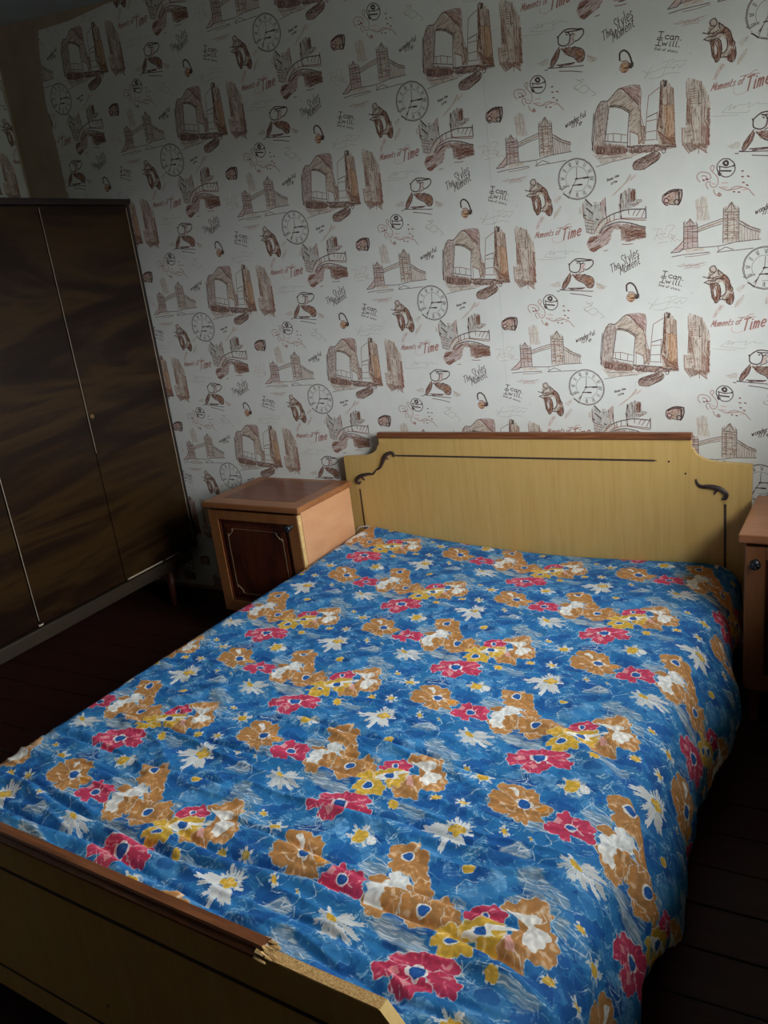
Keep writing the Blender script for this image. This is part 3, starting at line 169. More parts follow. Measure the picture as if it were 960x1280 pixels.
# ------------------------------------------------------------------ bedspread print
FAB = """fG 591,875 626,919 565,999 543,961;fG 903,712 967,766 1074,919 993,916 922,806;fL 69,148 72,245 120,262 143,208;fG 54,192 102,233 62,332 35,301;fG 942,740 1003,768 1041,805 1084,859 1055,899 999,883 933,840 925,796;fG -38,418 21,412 76,467 56,501 2,494 -30,505 -33,452;fG 625,220 661,181 636,263 680,329 655,330;fG 704,394 788,414 785,493 737,470 712,471;fG 439,781 519,781 575,810 606,879 568,868 545,831 475,816;fG 259,694 303,744 253,798 223,791;fG 530,519 594,503 641,518 650,582 600,589 557,561;fG 546,669 628,681 627,739 664,826 626,865 536,777;fG 217,82 291,142 337,213 275,233 244,171;fL 306,651 348,645 377,674 335,736 295,704;fL 444,631 488,645 474,721 432,740 428,682;fL 896,117 987,139 993,197 933,209 894,174;fT 128,376 152,353 195,378 244,384 238,420 257,453 239,488 215,533 204,579 174,599 154,583 143,530 111,505 87,471 110,436 107,409;fT 922,615 948,595 994,647 1005,705 981,735 947,741 923,717 916,678;fT -9,511 17,494 56,522 47,549 3,535;fW -69,609 -36,571 -35,543 15,539 65,535 62,514 99,501 128,536 133,588 99,615 40,610 5,633 -17,672 -39,683 -61,668 -72,636;fT -6,647 27,605 73,611 91,650 65,707 23,712 -11,693;fT 116,596 163,625 167,664 135,665 115,648;fT 51,711 89,659 135,665 166,674 173,702 228,703 243,724 218,772 217,806 167,843 110,827 72,822 47,790 37,752;fT 42,792 72,793 101,833 73,840 43,818;fW 206,439 199,449 188,456 176,459 165,455 156,446 152,435 155,420 162,409 173,402 185,400 196,404 205,413 209,424;fB 200,436 194,445 185,450 177,452 169,448 163,442 160,432 161,423 167,414 174,410 184,406 192,410 198,417 201,426;fW 154,751 146,762 134,771 122,774 110,770 101,761 99,748 102,736 108,724 119,717 132,716 145,718 151,727 155,738;fB 147,752 141,761 132,766 124,769 116,764 110,758 107,749 108,739 114,730 123,725 131,722 139,726 145,732 148,742;wW 99,615 104,674 168,665 142,711;wW 38,633 65,671 23,712;wW -33,685 -13,720 58,794;wW 155,717 197,712 226,704;wW 141,382 156,403;wW 242,389 208,416;wW 139,579 157,604;fT 212,769 240,796 232,846 191,849 168,827;fY 144,836 193,833 214,857 206,904 168,884;fT 172,569 202,599 188,670 148,667 139,619;fT 406,831 429,803 456,816 508,819 559,841 561,899 526,933 521,985 501,1034 456,1076 418,1071 384,1042 349,1090 304,1057 271,1039 275,989 295,973 351,960 418,925 440,864;fW 419,822 454,856 517,885 509,917 469,928 516,963 508,994 467,1008 424,1026 406,996 418,957 453,923 436,874;wW 291,-17 347,-48 352,10 336,56;wW 345,-43 363,35 355,82;wW 541,859 536,914 495,924;fP 354,937 370,953 358,1013 333,996;fY 94,916 120,891 156,891 194,902 228,940 218,983 190,1007 168,985 147,993 117,989 96,968 112,940;fW 190,935 181,944 172,950 159,951 146,949 137,940 133,929 134,919 141,908 154,902 167,901 178,905 187,914 190,924;fB 184,932 178,941 170,943 160,944 150,942 142,938 140,928 139,920 146,913 153,909 165,906 173,910 182,916 185,926;fY 218,875 252,848 315,842 349,864 374,899 353,922 349,947 316,965 297,986 254,972 246,943 258,926 220,903;fW 218,887 279,881 368,908 418,925 395,938 322,917 320,940 283,928 245,917;fB 303,909 297,917 288,920 278,921 269,918 259,913 258,904 257,896 265,889 272,885 283,886 293,888 301,893 303,902;wW 357,862 380,902 418,925;wW 328,941 354,937 370,953;fR 264,821 286,799 320,775 349,789 382,793 399,827 403,853 376,873 343,855 315,842 285,848 264,839;fW 353,833 348,838 339,844 329,844 320,844 314,838 312,828 314,820 320,811 327,807 337,806 347,809 353,815 354,823;fB 347,830 344,835 337,839 331,839 326,838 321,834 320,829 321,822 326,817 333,813 338,811 345,814 348,817 349,825;fT 634,244 651,224 669,185 688,169 720,180 725,141 770,143 813,165 825,195 851,221 849,266 822,307 846,345 855,369 834,390 796,385 786,422 760,399 742,392 715,408 684,374 673,337 689,317 643,296;fW 759,169 786,167 787,214 767,237 765,206;fW 801,307 795,322 782,332 769,336 754,332 742,320 737,304 738,287 744,272 757,263 770,258 786,264 795,276 802,291;fB 793,306 788,316 779,325 769,326 758,322 749,313 745,301 744,290 750,278 759,272 769,268 781,272 790,282 794,293;wW 720,180 732,217 746,267;wW 685,252 690,292 715,322;wW 791,326 819,347;wW 751,332 744,387;wW 807,210 803,281;fO 795,337 850,353 836,385 798,377;fR 859,962 877,929 912,931 979,961 969,998 957,1019 916,1014 861,1000;fR -63,927 -50,907 18,934 53,944 122,997 129,1047 92,1047 40,1021 21,988 -6,973 -51,945;fR 29,25 77,29 117,79 111,106 77,123 40,102 29,68;fR 890,58 913,26 955,17 1004,33 1019,66 1000,94 936,111 899,89;fW 1035,13 1026,26 1012,33 995,35 980,31 968,19 963,7 964,-7 972,-20 986,-28 1003,-30 1019,-25 1030,-14 1037,0;fB 1027,12 1021,21 1009,27 998,27 984,25 975,15 970,6 970,-4 978,-14 987,-20 1000,-21 1015,-18 1024,-9 1030,1;fP 890,949 944,959 944,981 897,978;fP 927,40 963,36 959,68 925,78;fP 71,41 110,62 91,72;fR 784,463 808,437 845,434 872,410 908,411 920,441 948,462 960,481 966,523 935,538 940,554 921,582 898,581 877,538 853,525 840,548 814,543 812,509 787,491;fW 905,498 900,507 889,514 876,515 865,511 855,502 850,493 849,481 856,471 865,465 879,464 890,468 901,475 906,488;fB 899,495 895,502 888,506 878,507 868,504 859,499 855,491 857,482 861,475 868,471 878,471 886,475 895,481 900,489;fP 832,428 863,413 871,442 846,453;wW 912,443 896,471;wW 928,482 908,490;wW 903,543 892,514;pW 784,688 712,669;pW 784,688 706,729;pW 784,688 719,768;pW 784,688 760,797;pW 784,688 857,822;pW 784,688 904,763;pW 784,688 863,697;pW 784,688 745,627;pW 784,688 785,620;fB 800,714 793,718 785,714 776,705 769,694 765,679 765,668 767,659 776,657 783,661 791,669 800,681 802,694 803,706;fY 796,710 790,712 784,709 778,703 771,692 768,682 768,671 770,666 777,662 783,665 791,672 796,682 800,693 800,703;pW 430,351 297,270;pW 430,351 336,301;pW 430,351 465,269;pW 430,351 505,318;pW 430,351 301,461;pW 430,351 383,477;pW 430,351 414,476;pW 430,351 484,407;pW 430,351 515,349;pW 430,351 306,378;pW 430,351 408,280;fB 468,363 460,373 445,379 426,378 410,373 399,363 392,352 393,339 402,327 418,321 433,321 449,327 463,337 469,350;fY 461,360 454,370 442,372 428,373 414,370 404,361 398,351 401,340 407,331 419,326 434,326 447,332 458,339 462,350;pW 1024,251 964,295;pW 1024,251 961,217;pW 24,251 23,172;pW 24,251 88,208;pW 24,251 88,289;pW 24,251 26,328;fY 57,241 54,256 44,268 34,279 18,285 7,284 -3,278 -7,264 -5,250 4,235 16,226 30,218 43,221 53,227;pW 230,100 253,119;pW 230,100 220,130;pW 230,100 201,111;pW 230,100 208,82;pW 230,100 241,71;pW 230,100 261,90;fY 242,118 231,123 223,122 218,117 214,110 212,100 216,90 220,83 229,80 237,78 243,84 247,92 250,101 246,112;pW 427,127 417,149;pW 427,127 395,132;pW 427,127 404,108;pW 427,127 436,103;pW 427,127 460,122;pW 427,127 449,145;fY 447,132 442,137 433,143 424,142 415,140 407,136 404,129 406,121 412,115 419,112 429,111 439,113 445,119 448,125;pW 527,197 490,195;pW 527,197 506,157;pW 527,197 544,159;pW 527,197 565,199;pW 527,197 547,235;pW 527,197 510,233;fY 540,203 538,208 534,211 528,212 521,212 517,208 512,200 513,193 517,186 520,182 525,180 532,183 536,188 541,196;pW 614,419 600,455;pW 614,419 588,421;pW 614,419 601,387;pW 614,419 627,385;pW 614,419 639,419;pW 614,419 626,453;fY 622,423 620,428 618,434 613,436 610,433 605,428 604,423 605,416 607,411 610,408 615,406 619,409 622,412 623,417;pW 690,502 675,502;pW 690,502 685,483;pW 690,502 699,487;pW 690,502 704,506;pW 690,502 695,522;pW 690,502 680,521;fY 696,505 694,510 692,512 689,512 686,513 684,508 683,506 685,501 685,498 687,496 689,494 694,495 695,497 696,502;pW 652,942 670,964;pW 652,942 648,970;pW 652,942 628,950;pW 652,942 632,922;pW 652,942 657,915;pW 652,942 676,937;fY 665,948 663,953 657,958 652,960 646,957 641,953 638,946 637,938 641,931 645,928 652,927 658,930 663,935 665,941;pW 682,65 624,46;pW 682,65 660,8;pW 682,65 720,28;pW 682,65 743,84;pW 682,65 704,120;pW 682,65 646,101;fY 706,72 702,82 695,86 685,87 674,82 664,76 660,65 659,57 665,48 672,45 682,44 692,47 699,54 705,64;fY 403,592 395,599 387,605 377,606 367,603 359,596 357,586 359,578 363,571 373,567 383,566 393,569 399,575 404,583;fW 66,253 86,285 65,324 39,313 43,281;fL 817,51 866,58 865,114 815,96 797,56;wW 552,897 544,976 575,1015 633,1031 665,1009;wW 896,-11 892,66 864,124 811,109 779,70;wW 278,120 318,176 351,217;wW 620,788 635,867 689,887;wW 560,147 615,134 667,141;wW 862,50 897,100 854,146 887,193;wW 199,43 285,113 350,110;wW 272,696 299,648 341,631 385,657;wW 874,70 858,120 783,106;wW -16,407 45,381 79,464;wW 569,868 550,939 576,1012 633,1034;wW 593,923 634,991 730,1026;wW 916,61 895,119 847,149 787,112;wW 512,785 562,713 552,651;wW 561,908 596,956 648,1010;wW 615,659 666,627 731,637;wW 161,18 142,61 172,119;wW 893,58 867,90 892,104;wW 530,519 591,512 641,518 608,550 664,567 649,613;wW 547,488 595,569 695,547 699,507;wW 591,462 643,506;wW 549,517 592,556 663,554;wW 540,707 573,738 646,784;wW 562,418 548,372;wW 764,498 756,559 714,558"""
FA, FB_ = np.array((.31, .29)), np.array((.335, -.29))
def paint_fabric():
    T = Tile(1024, 1024, FA, FB_, '2870A8', .0013)
    cols = dict(T=hx('BE8348'), Y=hx('DDAE3C'), R=hx('CB3B5B'), B=hx('1D56A0'), W=hx('E8E6E0'), G=hx('8296A6'), P=hx('E8A9A6'), O=hx('D98F35'), L=hx('6FA3CB'))
    rnd = random.Random(5)
    # blue ground: layered brush strokes
    for i in range(420):
        p = rnd.random(), rnd.random(); c = p[0] * FA + p[1] * FB_; a = rnd.gauss(.15, .9); L = rnd.uniform(.012, .06); k = rnd.uniform(-1.2, 1.2)
        P = [c + L * t * np.array((math.cos(a + k * t), math.sin(a + k * t))) for t in np.linspace(-.5, .5, 6)]
        col = hx(rnd.choice(['1A5698', '184B8C', '2E7FBA', '1D61A8', '3A86BE', '164886', '246CAC']))
        T.line(P, rnd.uniform(.004, .018), col, rnd.uniform(.3, .7), .9, 300)
    for i in range(360):
        p = rnd.random(), rnd.random(); c = p[0] * FA + p[1] * FB_; a = rnd.gauss(.3, .7); L = rnd.uniform(.008, .034); k = rnd.uniform(-1.5, 1.5)
        P = [c + L * t * np.array((math.cos(a + k * t), math.sin(a + k * t))) for t in np.linspace(-.5, .5, 5)]
        T.line(P, rnd.uniform(.0008, .0042), hx(rnd.choice(['8FBBD8', 'B9D2DE', 'D8E2E4', '6BA4CC', '5A9AC8'])), rnd.uniform(.35, .8), .9, 420)
    for i in range(110):
        c = rnd.random() * FA + rnd.random() * FB_; r0 = rnd.uniform(.010, .026); a0 = rnd.random() * 6; dk = rnd.random() < .6
        P = crom(np.array([c + r0 * rnd.uniform(.45, 1.1) * np.array((1.5 * math.cos(a), math.sin(a))) for a in np.linspace(a0, a0 + 6.28, 7)[:-1]]))
        if rnd.random() < .45: T.line(np.vstack([P[:9]]), .0018, hx('A9C8DC'), .6, .7, 300)
        T.poly(P, hx(rnd.choice(['184F92', '154788', '1E5A9E'])) if dk else hx(rnd.choice(['4490C6', '5F9CCB'])), rnd.uniform(.45, .8) if dk else .45, None, .003)
    for i in range(150):
        c = rnd.random() * FA + rnd.random() * FB_; a = rnd.gauss(.25, .8); n_ = rnd.randint(3, 7); L = rnd.uniform(.012, .035); v = np.array((math.cos(a), math.sin(a))); u_ = np.array((-v[1], v[0]))
        for k in range(n_):
            s0 = c + u_ * k * rnd.uniform(.0018, .0034) + v * rnd.uniform(-.006, .006)
            T.line([s0, s0 + v * L * .5 + u_ * rnd.uniform(-.003, .003), s0 + v * L * rnd.uniform(.7, 1)], rnd.uniform(.0010, .0030), hx(rnd.choice(['C9DDE6', 'DDE4E4', '9CC4DE', '8FB6D2'])), rnd.uniform(.3, .75), .9, 260)
    items = [x.split(' ', 1) for x in FAB.split(';')]
    for k, pts in items:
        Q = np.array([tuple(map(int, q.split(','))) for q in pts.split()], float) / 1000
        P = Q[:, :1] * FA + Q[:, 1:] * FB_
        col = cols[k[1]]
        if k[0] == 'w':
            T.line(P, .0020, cols['W'], .8, .7, 300); continue
        if k[0] == 'f' and len(P) > 4:
            P = crom(P, 5); P = P.mean(0) + (P - P.mean(0)) * (1.07 if k[1] in 'TRYG' else 1)
            if k[1] in 'TRYW' and np.ptp(P, 0).max() > .028:
                c0 = P.mean(0); dl = np.r_[0, np.cumsum(np.hypot(*np.diff(P, axis=0).T))]; nl = max(3, round(dl[-1] / .021)); v = P - c0; v /= np.hypot(*v.T)[:, None] + 1e-9
                P = P + v * ((np.abs(np.sin(PI * nl * dl / dl[-1] + 1)) - .55) * .0058)[:, None]
        if k[0] == 'p':
            a, b0 = P[0], P[1]; d0 = b0 - a; L0 = math.hypot(*d0)
            for da in ((0, .24, -.2) if L0 > .018 else (0,)):
                an = da * rnd.uniform(.7, 1.3); ca, sa_ = math.cos(an), math.sin(an); d = np.array((d0[0] * ca - d0[1] * sa_, d0[0] * sa_ + d0[1] * ca)) * (1 if not da else rnd.uniform(.6, .95)); b = a + d
                n = np.array((-d[1], d[0])) * (rnd.uniform(.07, .11) if L0 > .018 else .2)
                pet = crom(np.array([a + d * .15, a + d * .4 + n * .6, a + d * .8 + n * .9, b + n * .3, a + d * .88 - n * .1, b * .97 + a * .03 - n * .7, a + d * .7 - n * 1.1, a + d * .35 - n * .7]))
                T.poly(pet, cols['W'] * rnd.uniform(.86, 1.0), .96, None, .0025)
                T.line([a + d * .3, a + d * .8], .0008, hx('7FA6C4'), .5, .6, 400)
            continue
        ctr = P.mean(0); ox = rnd.random() * 50
        size = np.ptp(P, 0).max()
        def fn(X, Y, sd, col=col, c=k[1]):
            th = np.arctan2(Y - ctr[1], X - ctr[0]); r = np.hypot(X - ctr[0], Y - ctr[1])
            n = vn(th * 5 + ox, r * 60) * .5 + vn(X * 160 + ox, Y * 160) * .5
            sh = (n - .5)[..., None]
            k_ = col * (1 + .34 * sh)
            if c in 'TRY': hi = np.clip((n - .66) * 4, 0, .55)[..., None]; k_ = k_ * (1 - hi) + hx('F0DCC4') * hi
            if c == 'G':
                m = np.clip(vn(X * 60 + ox, Y * 520) * 3.0 - .25, .15, 1) * np.clip(.35 + sd * 160, 0, 1); hi = np.clip(vn(X * 50, Y * 620 + ox) * 4 - 2.2, 0, .9)[..., None]; return k_ * (1 - hi) + cols['W'] * hi, m
            if c == 'L': return k_, np.clip(n * 1.4, 0, 1)
            return k_, np.ones_like(X)
        if k[1] in 'TRYO' and size > .02:
            T.line(np.vstack([P, P[:1]]), .0036 if k[1] != 'G' else .0025, cols['W'], .88, .75, 260)
            if k[1] != 'G':
                for i in range(0, len(P), 5):
                    if rnd.random() < .6:
                        d = P[i] - ctr; T.line([P[i], P[i] + d * rnd.uniform(.06, .2)], .0016, cols['W'], .6, .6, 300)
        T.poly(P, col, .96 if k[1] not in 'GLP' else .8, fn, .0012)
        if k[1] in 'TR' and size > .03:
            for i in range(0, len(P), 5):
                if rnd.random() < .5:
                    T.line([P[i] * .82 + ctr * .18, P[i] * .45 + ctr * .55], .0010, cols['W'] if rnd.random() < .5 else col * .78, .55, .7, 380)
        if k[1] == 'B': T.line([ctr + size * .12, ctr + size * .22], .0015, cols['L'], .7)
    return T.image('bedspread_print')

# ------------------------------------------------------------------ materials
def mat(name, col=(.5, .5, .5), rough=.5, spec=.5, metal=0, coat=0):
    m = bpy.data.materials.new(name); m.use_nodes = True; b = m.node_tree.nodes['Principled BSDF']
    b.inputs['Base Color'].default_value = (*col, 1); b.inputs['Roughness'].default_value = rough
    b.inputs['Metallic'].default_value = metal; b.inputs['Specular IOR Level'].default_value = spec; b.inputs['Coat Weight'].default_value = coat
    return m, m.node_tree, b
def lin(h):
    r = []
    for i in (0, 2, 4):
        c = int(h[i:i + 2], 16) / 255; r.append(c / 12.92 if c < .04045 else ((c + .055) / 1.055) ** 2.4)
    return tuple(r)
def noise(nt, scale, stretch, detail=6, rough=.6, dist=0, coord='Object'):
    t = nt.nodes.new('ShaderNodeTexCoord'); mp = nt.nodes.new('ShaderNodeMapping'); mp.inputs['Scale'].default_value = stretch
    n = nt.nodes.new('ShaderNodeTexNoise'); n.inputs['Scale'].default_value = scale; n.inputs['Detail'].default_value = detail; n.inputs['Roughness'].default_value = rough; n.inputs['Distortion'].default_value = dist
    nt.links.new(t.outputs[coord], mp.inputs[0]); nt.links.new(mp.outputs[0], n.inputs[0]); return n
def ramp(nt, src, stops):
    r = nt.nodes.new('ShaderNodeValToRGB'); e = r.color_ramp.elements
    e[0].position, e[0].color = stops[0][0], (*stops[0][1], 1); e[1].position, e[1].color = stops[-1][0], (*stops[-1][1], 1)
    for p, c in stops[1:-1]: q = e.new(p); q.color = (*c, 1)
    nt.links.new(src, r.inputs[0]); return r
def bump(nt, b, src, st, dist=.001):
    n = nt.nodes.new('ShaderNodeBump'); n.inputs['Strength'].default_value = st; n.inputs['Distance'].default_value = dist
    nt.links.new(src, n.inputs['Height']); nt.links.new(n.outputs[0], b.inputs['Normal'])
def wood(name, cs, stretch, scale=6, rough=.4, spec=.5, coat=0, bst=.15, dist=.6, detail=7):
    m, nt, b = mat(name, rough=rough, spec=spec, coat=coat)
    n = noise(nt, scale, stretch, detail, .62, dist)
    r = ramp(nt, n.outputs['Fac'], [(p, lin(c)) for p, c in cs]); nt.links.new(r.outputs[0], b.inputs['Base Color'])
    bump(nt, b, n.outputs['Fac'], bst, .0008); return m
M = {}
M['oak'] = wood('yellow_oak_laminate', [(.25, 'BF9B59'), (.5, 'C9A662'), (.75, 'D0AF70')], (9, 9, .55), 6, .42, .45, bst=.04)
M['cap'] = wood('red_brown_moulding', [(.25, '4C2C1B'), (.5, '734428'), (.75, '8C5837')], (1.2, 14, 14), 6, .4, .5)
M['groove'] = mat('dark_groove', lin('3A2C26'), .6)[0]
M['orn'] = wood('carved_dark_wood', [(.3, '241A18'), (.7, '4A3A38')], (6, 6, 6), 9, .45)
m, nt, b = mat('raw_chipboard', rough=.9, spec=.1)
n = noise(nt, 420, (1, 1, 1), 3, .7); r = ramp(nt, n.outputs['Fac'], [(.32, lin('7A5630')), (.45, lin('B98F58')), (.6, lin('C9A46C')), (.72, lin('E2C690'))]); nt.links.new(r.outputs[0], b.inputs[0]); bump(nt, b, n.outputs['Fac'], .6, .002)
M['chip'] = m
M['edge'] = wood('pale_raw_edge', [(.3, 'B58F58'), (.7, 'D8B67C')], (2, 2, 20), 8, .6)
M['walnut'] = wood('polished_dark_walnut', [(.28, '110906'), (.45, '1E110A'), (.56, '32220F'), (.66, '1E0F0A'), (.8, '44321A')], (.9, .55, 3.2), 1.7, .3, .25, coat=.0, bst=.02, dist=1.2)
M['walnut_side'] = wood('dark_walnut_carcass', [(.3, '120A07'), (.7, '24150E')], (1, 1, 5), 3, .4)
M['wbase'] = wood('brown_base_rail', [(.3, '261D13'), (.7, '33281A')], (2, .8, 8), 3, .5)
M['wedge'] = mat('pale_door_edge', lin('A89A86'), .3, .7)[0]
M['legw'] = wood('red_brown_leg', [(.3, '4A2418'), (.7, '6E3A26')], (4, 4, 1), 5, .4)
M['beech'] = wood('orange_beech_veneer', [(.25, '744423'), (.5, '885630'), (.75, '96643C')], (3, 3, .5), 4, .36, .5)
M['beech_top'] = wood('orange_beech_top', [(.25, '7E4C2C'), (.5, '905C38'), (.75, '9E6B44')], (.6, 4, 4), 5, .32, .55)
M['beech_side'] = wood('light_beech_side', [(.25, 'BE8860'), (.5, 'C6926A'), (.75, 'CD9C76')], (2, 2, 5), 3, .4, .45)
M['inlay'] = wood('mahogany_inlay', [(.3, '512A1C'), (.5, '6B3A28'), (.7, '7A4834')], (.7, 3, 3), 4, .3, .55)
M['mahog'] = wood('dark_mahogany_panel', [(.3, '2E120B'), (.5, '4A2013'), (.7, '5C2C1A')], (3, 3, .6), 4, .25, .5, coat=.3)
M['gold'] = mat('pale_gold_print', lin('8C7656'), .5, .4)[0]
M['knob'] = mat('dark_pewter', lin('3A3C40'), .35, .5, .8)[0]
M['brass'] = mat('aged_brass', lin('8A744A'), .4, .5, .9)[0]
M['black'] = mat('dark_hole', lin('120D0B'), .8)[0]
m, nt, b = mat('beige_plaster', rough=.85, spec=.2)
n = noise(nt, 6, (1, 1, 1), 6); r = ramp(nt, n.outputs['Fac'], [(.3, lin('A08E79')), (.7, lin('B09F8A'))]); nt.links.new(r.outputs[0], b.inputs[0]); bump(nt, b, n.outputs['Fac'], .2, .004)
M['plaster'] = m
m, nt, b = mat('ceiling_whitewash', rough=.9, spec=.2)
n = noise(nt, 5, (1, 1, 1), 6); r = ramp(nt, n.outputs['Fac'], [(.3, lin('8E9494')), (.7, lin('A0A5A5'))]); nt.links.new(r.outputs[0], b.inputs[0]); bump(nt, b, n.outputs['Fac'], .2, .004)
M['ceil'] = m
M['plaster_low_bounce'] = mat('low_bounce_plaster', lin('8C8272'), .9, .1)[0]  # for the unseen front and right walls, darkened to cut bounced light
m, nt, b = mat('oxblood_floor_paint', rough=.5, spec=.22)
n = noise(nt, 9, (1, 8, 1), 8, .7, .5); r = ramp(nt, n.outputs['Fac'], [(.3, lin('24100D')), (.55, lin('331813')), (.72, lin('3C201A')), (.8, lin('5A4038'))]); nt.links.new(r.outputs[0], b.inputs[0]); bump(nt, b, n.outputs['Fac'], .25, .002)
M['floor'] = m
M['mattress'] = mat('mattress_ticking', lin('B8B4AA'), .9, .1)[0]
M['frame'] = mat('white_window_paint', lin('D8DAD8'), .5)[0]
def img_mat(name, im, rough, spec, bs, bd, nsc, sheen=0):
    m, nt, b = mat(name, rough=rough, spec=spec)
    t = nt.nodes.new('ShaderNodeTexImage'); t.image = im; t.interpolation = 'Cubic'; t.extension = 'REPEAT'
    n = noise(nt, nsc, (1, 1, 1), 5); n2 = noise(nt, nsc / 30, (1, 1, 1), 4)
    r = ramp(nt, n2.outputs['Fac'], [(.25, (.93, .93, .93)), (.75, (1, 1, 1))])
    mx = nt.nodes.new('ShaderNodeMix'); mx.data_type = 'RGBA'; mx.blend_type = 'MULTIPLY'; mx.inputs[0].default_value = 1
    nt.links.new(t.outputs[0], mx.inputs[6]); nt.links.new(r.outputs[0], mx.inputs[7]); nt.links.new(mx.outputs[2], b.inputs['Base Color'])
    bump(nt, b, n.outputs['Fac'], bs, bd)
    b.inputs['Sheen Weight'].default_value = sheen
    return m
M['paper'] = img_mat('printed_wallpaper', paint_wallpaper(), .6, .3, .35, .0012, 420)
M['fabric'] = img_mat('floral_cotton', paint_fabric(), .7, .2, .25, .0006, 900, 0)

# ------------------------------------------------------------------ mesh helpers
def link(name, bm, m, parent=None, smooth=False, loc=None):
    me = bpy.data.meshes.new(name); bmesh.ops.recalc_face_normals(bm, faces=bm.faces); bm.to_mesh(me); bm.free()
    o = bpy.data.objects.new(name, me); COL.objects.link(o); me.materials.append(m)
    if smooth: me.shade_smooth()
    if parent: o.parent = parent
    if loc: o.location = loc
    return o
def box(bm, x0, x1, y0, y1, z0, z1, bev=0, seg=2):
    r = bmesh.ops.create_cube(bm, size=1)
    for v in r['verts']: v.co = Vector(((x0 + x1) / 2 + v.co.x * (x1 - x0), (y0 + y1) / 2 + v.co.y * (y1 - y0), (z0 + z1) / 2 + v.co.z * (z1 - z0)))
    if bev:
        es = list({e for v in r['verts'] for e in v.link_edges}); bmesh.ops.bevel(bm, geom=es, offset=bev, segments=seg, affect='EDGES', profile=.6)
def B(name, m, parent, *a, bev=.002): bm = bmesh.new(); box(bm, *a, bev=bev); return link(name, bm, m, parent)
def prism(bm, P, axis, a, b):
    def mk(p, t): return (t, p[0], p[1]) if axis == 0 else (p[0], t, p[1]) if axis == 1 else (p[0], p[1], t)
    v0 = [bm.verts.new(mk(p, a)) for p in P]; v1 = [bm.verts.new(mk(p, b)) for p in P]
    bm.faces.new(v0); bm.faces.new(v1[::-1]); n = len(P)
    for i in range(n): bm.faces.new((v0[i], v1[i], v1[(i + 1) % n], v0[(i + 1) % n]))
def tube(bm, P, R, seg=8, flat=1.0, axis=Vector((0, 1, 0))):
    P = [Vector(p) for p in P]; rings = []
    for i, p in enumerate(P):
        t = (P[min(i + 1, len(P) - 1)] - P[max(i - 1, 0)]).normalized(); s = t.cross(axis)
        s = s.normalized() if s.length > 1e-6 else Vector((1, 0, 0)); u = s.cross(t).normalized(); r = R[i] if hasattr(R, '__len__') else R
        rings.append([bm.verts.new(p + s * r * math.cos(a) + u * r * flat * math.sin(a)) for a in [2 * PI * k / seg for k in range(seg)]])
    for a, b in zip(rings, rings[1:]):
        for k in range(seg): bm.faces.new((a[k], a[(k + 1) % seg], b[(k + 1) % seg], b[k]))
    bm.faces.new(rings[0][::-1]); bm.faces.new(rings[-1])
def lathe(bm, prof, c=(0, 0, 0), axis='z', seg=20):
    rings = []
    for r, h in prof:
        rg = []
        for k in range(seg):
            a = 2 * PI * k / seg; x, y = r * math.cos(a), r * math.sin(a)
            rg.append(bm.verts.new((c[0] + x, c[1] + y, c[2] + h) if axis == 'z' else (c[0] + x, c[1] - h, c[2] + y)))
        rings.append(rg)
    for a, b in zip(rings, rings[1:]):
        for k in range(seg): bm.faces.new((a[k], a[(k + 1) % seg], b[(k + 1) % seg], b[k]))
    bm.faces.new(rings[0][::-1]); bm.faces.new(rings[-1])
def thing(name, label, cat, loc, rz=0, group=None):
    o = bpy.data.objects.new(name, None); COL.objects.link(o); o.location = loc; o.rotation_euler = (0, 0, rz)
    o['label'] = label; o['category'] = cat
    if group: o['group'] = group
    return o
def struct(o, label=None):
    o['kind'] = 'structure'
    if label: o['label'] = label
    return o

# ------------------------------------------------------------------ room shell
YF = -4.1; ZC = 2.46
fl = B('floor', M['black'], None, -.15, XR + .5, YF - .15, .15, -.12, -.022, bev=0); struct(fl, 'dark red-brown painted board floor')
pw = .118; y = 0.0; protos = {}
k = 0
while y > YF:
    y1 = max(y - pw, YF)
    bm = bmesh.new(); box(bm, 0, XR, y1 + .0015, y - .0015, -.022, -.0006 * (k % 3), bev=.0015, seg=1)
    link('floor_plank', bm, M['floor'], fl); y -= pw; k += 1
def ceil_z(x): return 2.514 - .087 * min(x, .75)
bm = bmesh.new(); xs = [-.15, 0, .25, .5, .75, 1.5, XR + .5]
prism(bm, [(x, ceil_z(x)) for x in xs] + [(XR + .5, 2.65), (-.15, 2.65)], 1, YF - .15, .15)
struct(link('ceiling', bm, M['ceil']), 'greyish whitewashed ceiling')
wb = struct(B('wall_back', M['plaster'], None, -.15, XR + .5, .0, .15, -.02, 2.6, bev=0), 'papered wall behind the headboard')
wl = struct(B('wall_left', M['plaster'], None, -.15, .0, YF, .0, -.02, 2.6, bev=0), 'papered wall behind the wardrobe')
wf = struct(B('wall_front', M['plaster_low_bounce'], None, -.15, XR + .5, YF - .15, YF, -.02, 2.6, bev=0))
bm = bmesh.new()
box(bm, XR, XR + .5, YF, WY0, -.02, 2.6); box(bm, XR, XR + .5, WY1, .0, -.02, 2.6); box(bm, XR, XR + .5, WY0, WY1, -.02, WZ0); box(bm, XR, XR + .5, WY0, WY1, WZ1, 2.6)
wr = struct(link('wall_right', bm, M['plaster_low_bounce']), 'wall with the window')
bm = bmesh.new()
for a in ((WY0, WY0 + .05, WZ0, WZ1), (WY1 - .05, WY1, WZ0, WZ1), (WY0, WY1, WZ0, WZ0 + .05), (WY0, WY1, WZ1 - .05, WZ1), ((WY0 + WY1) / 2 - .035, (WY0 + WY1) / 2 + .035, WZ0, WZ1)):
    box(bm, XR + .36, XR + .41, *a, bev=.004)
wn = struct(link('window_1', bm, M['frame']), 'white framed window')
B('window_sill', M['frame'], wn, XR - .06, XR + .36, WY0 - .0, WY1 + .0, WZ0 + .0005, WZ0 + .025, bev=.004)
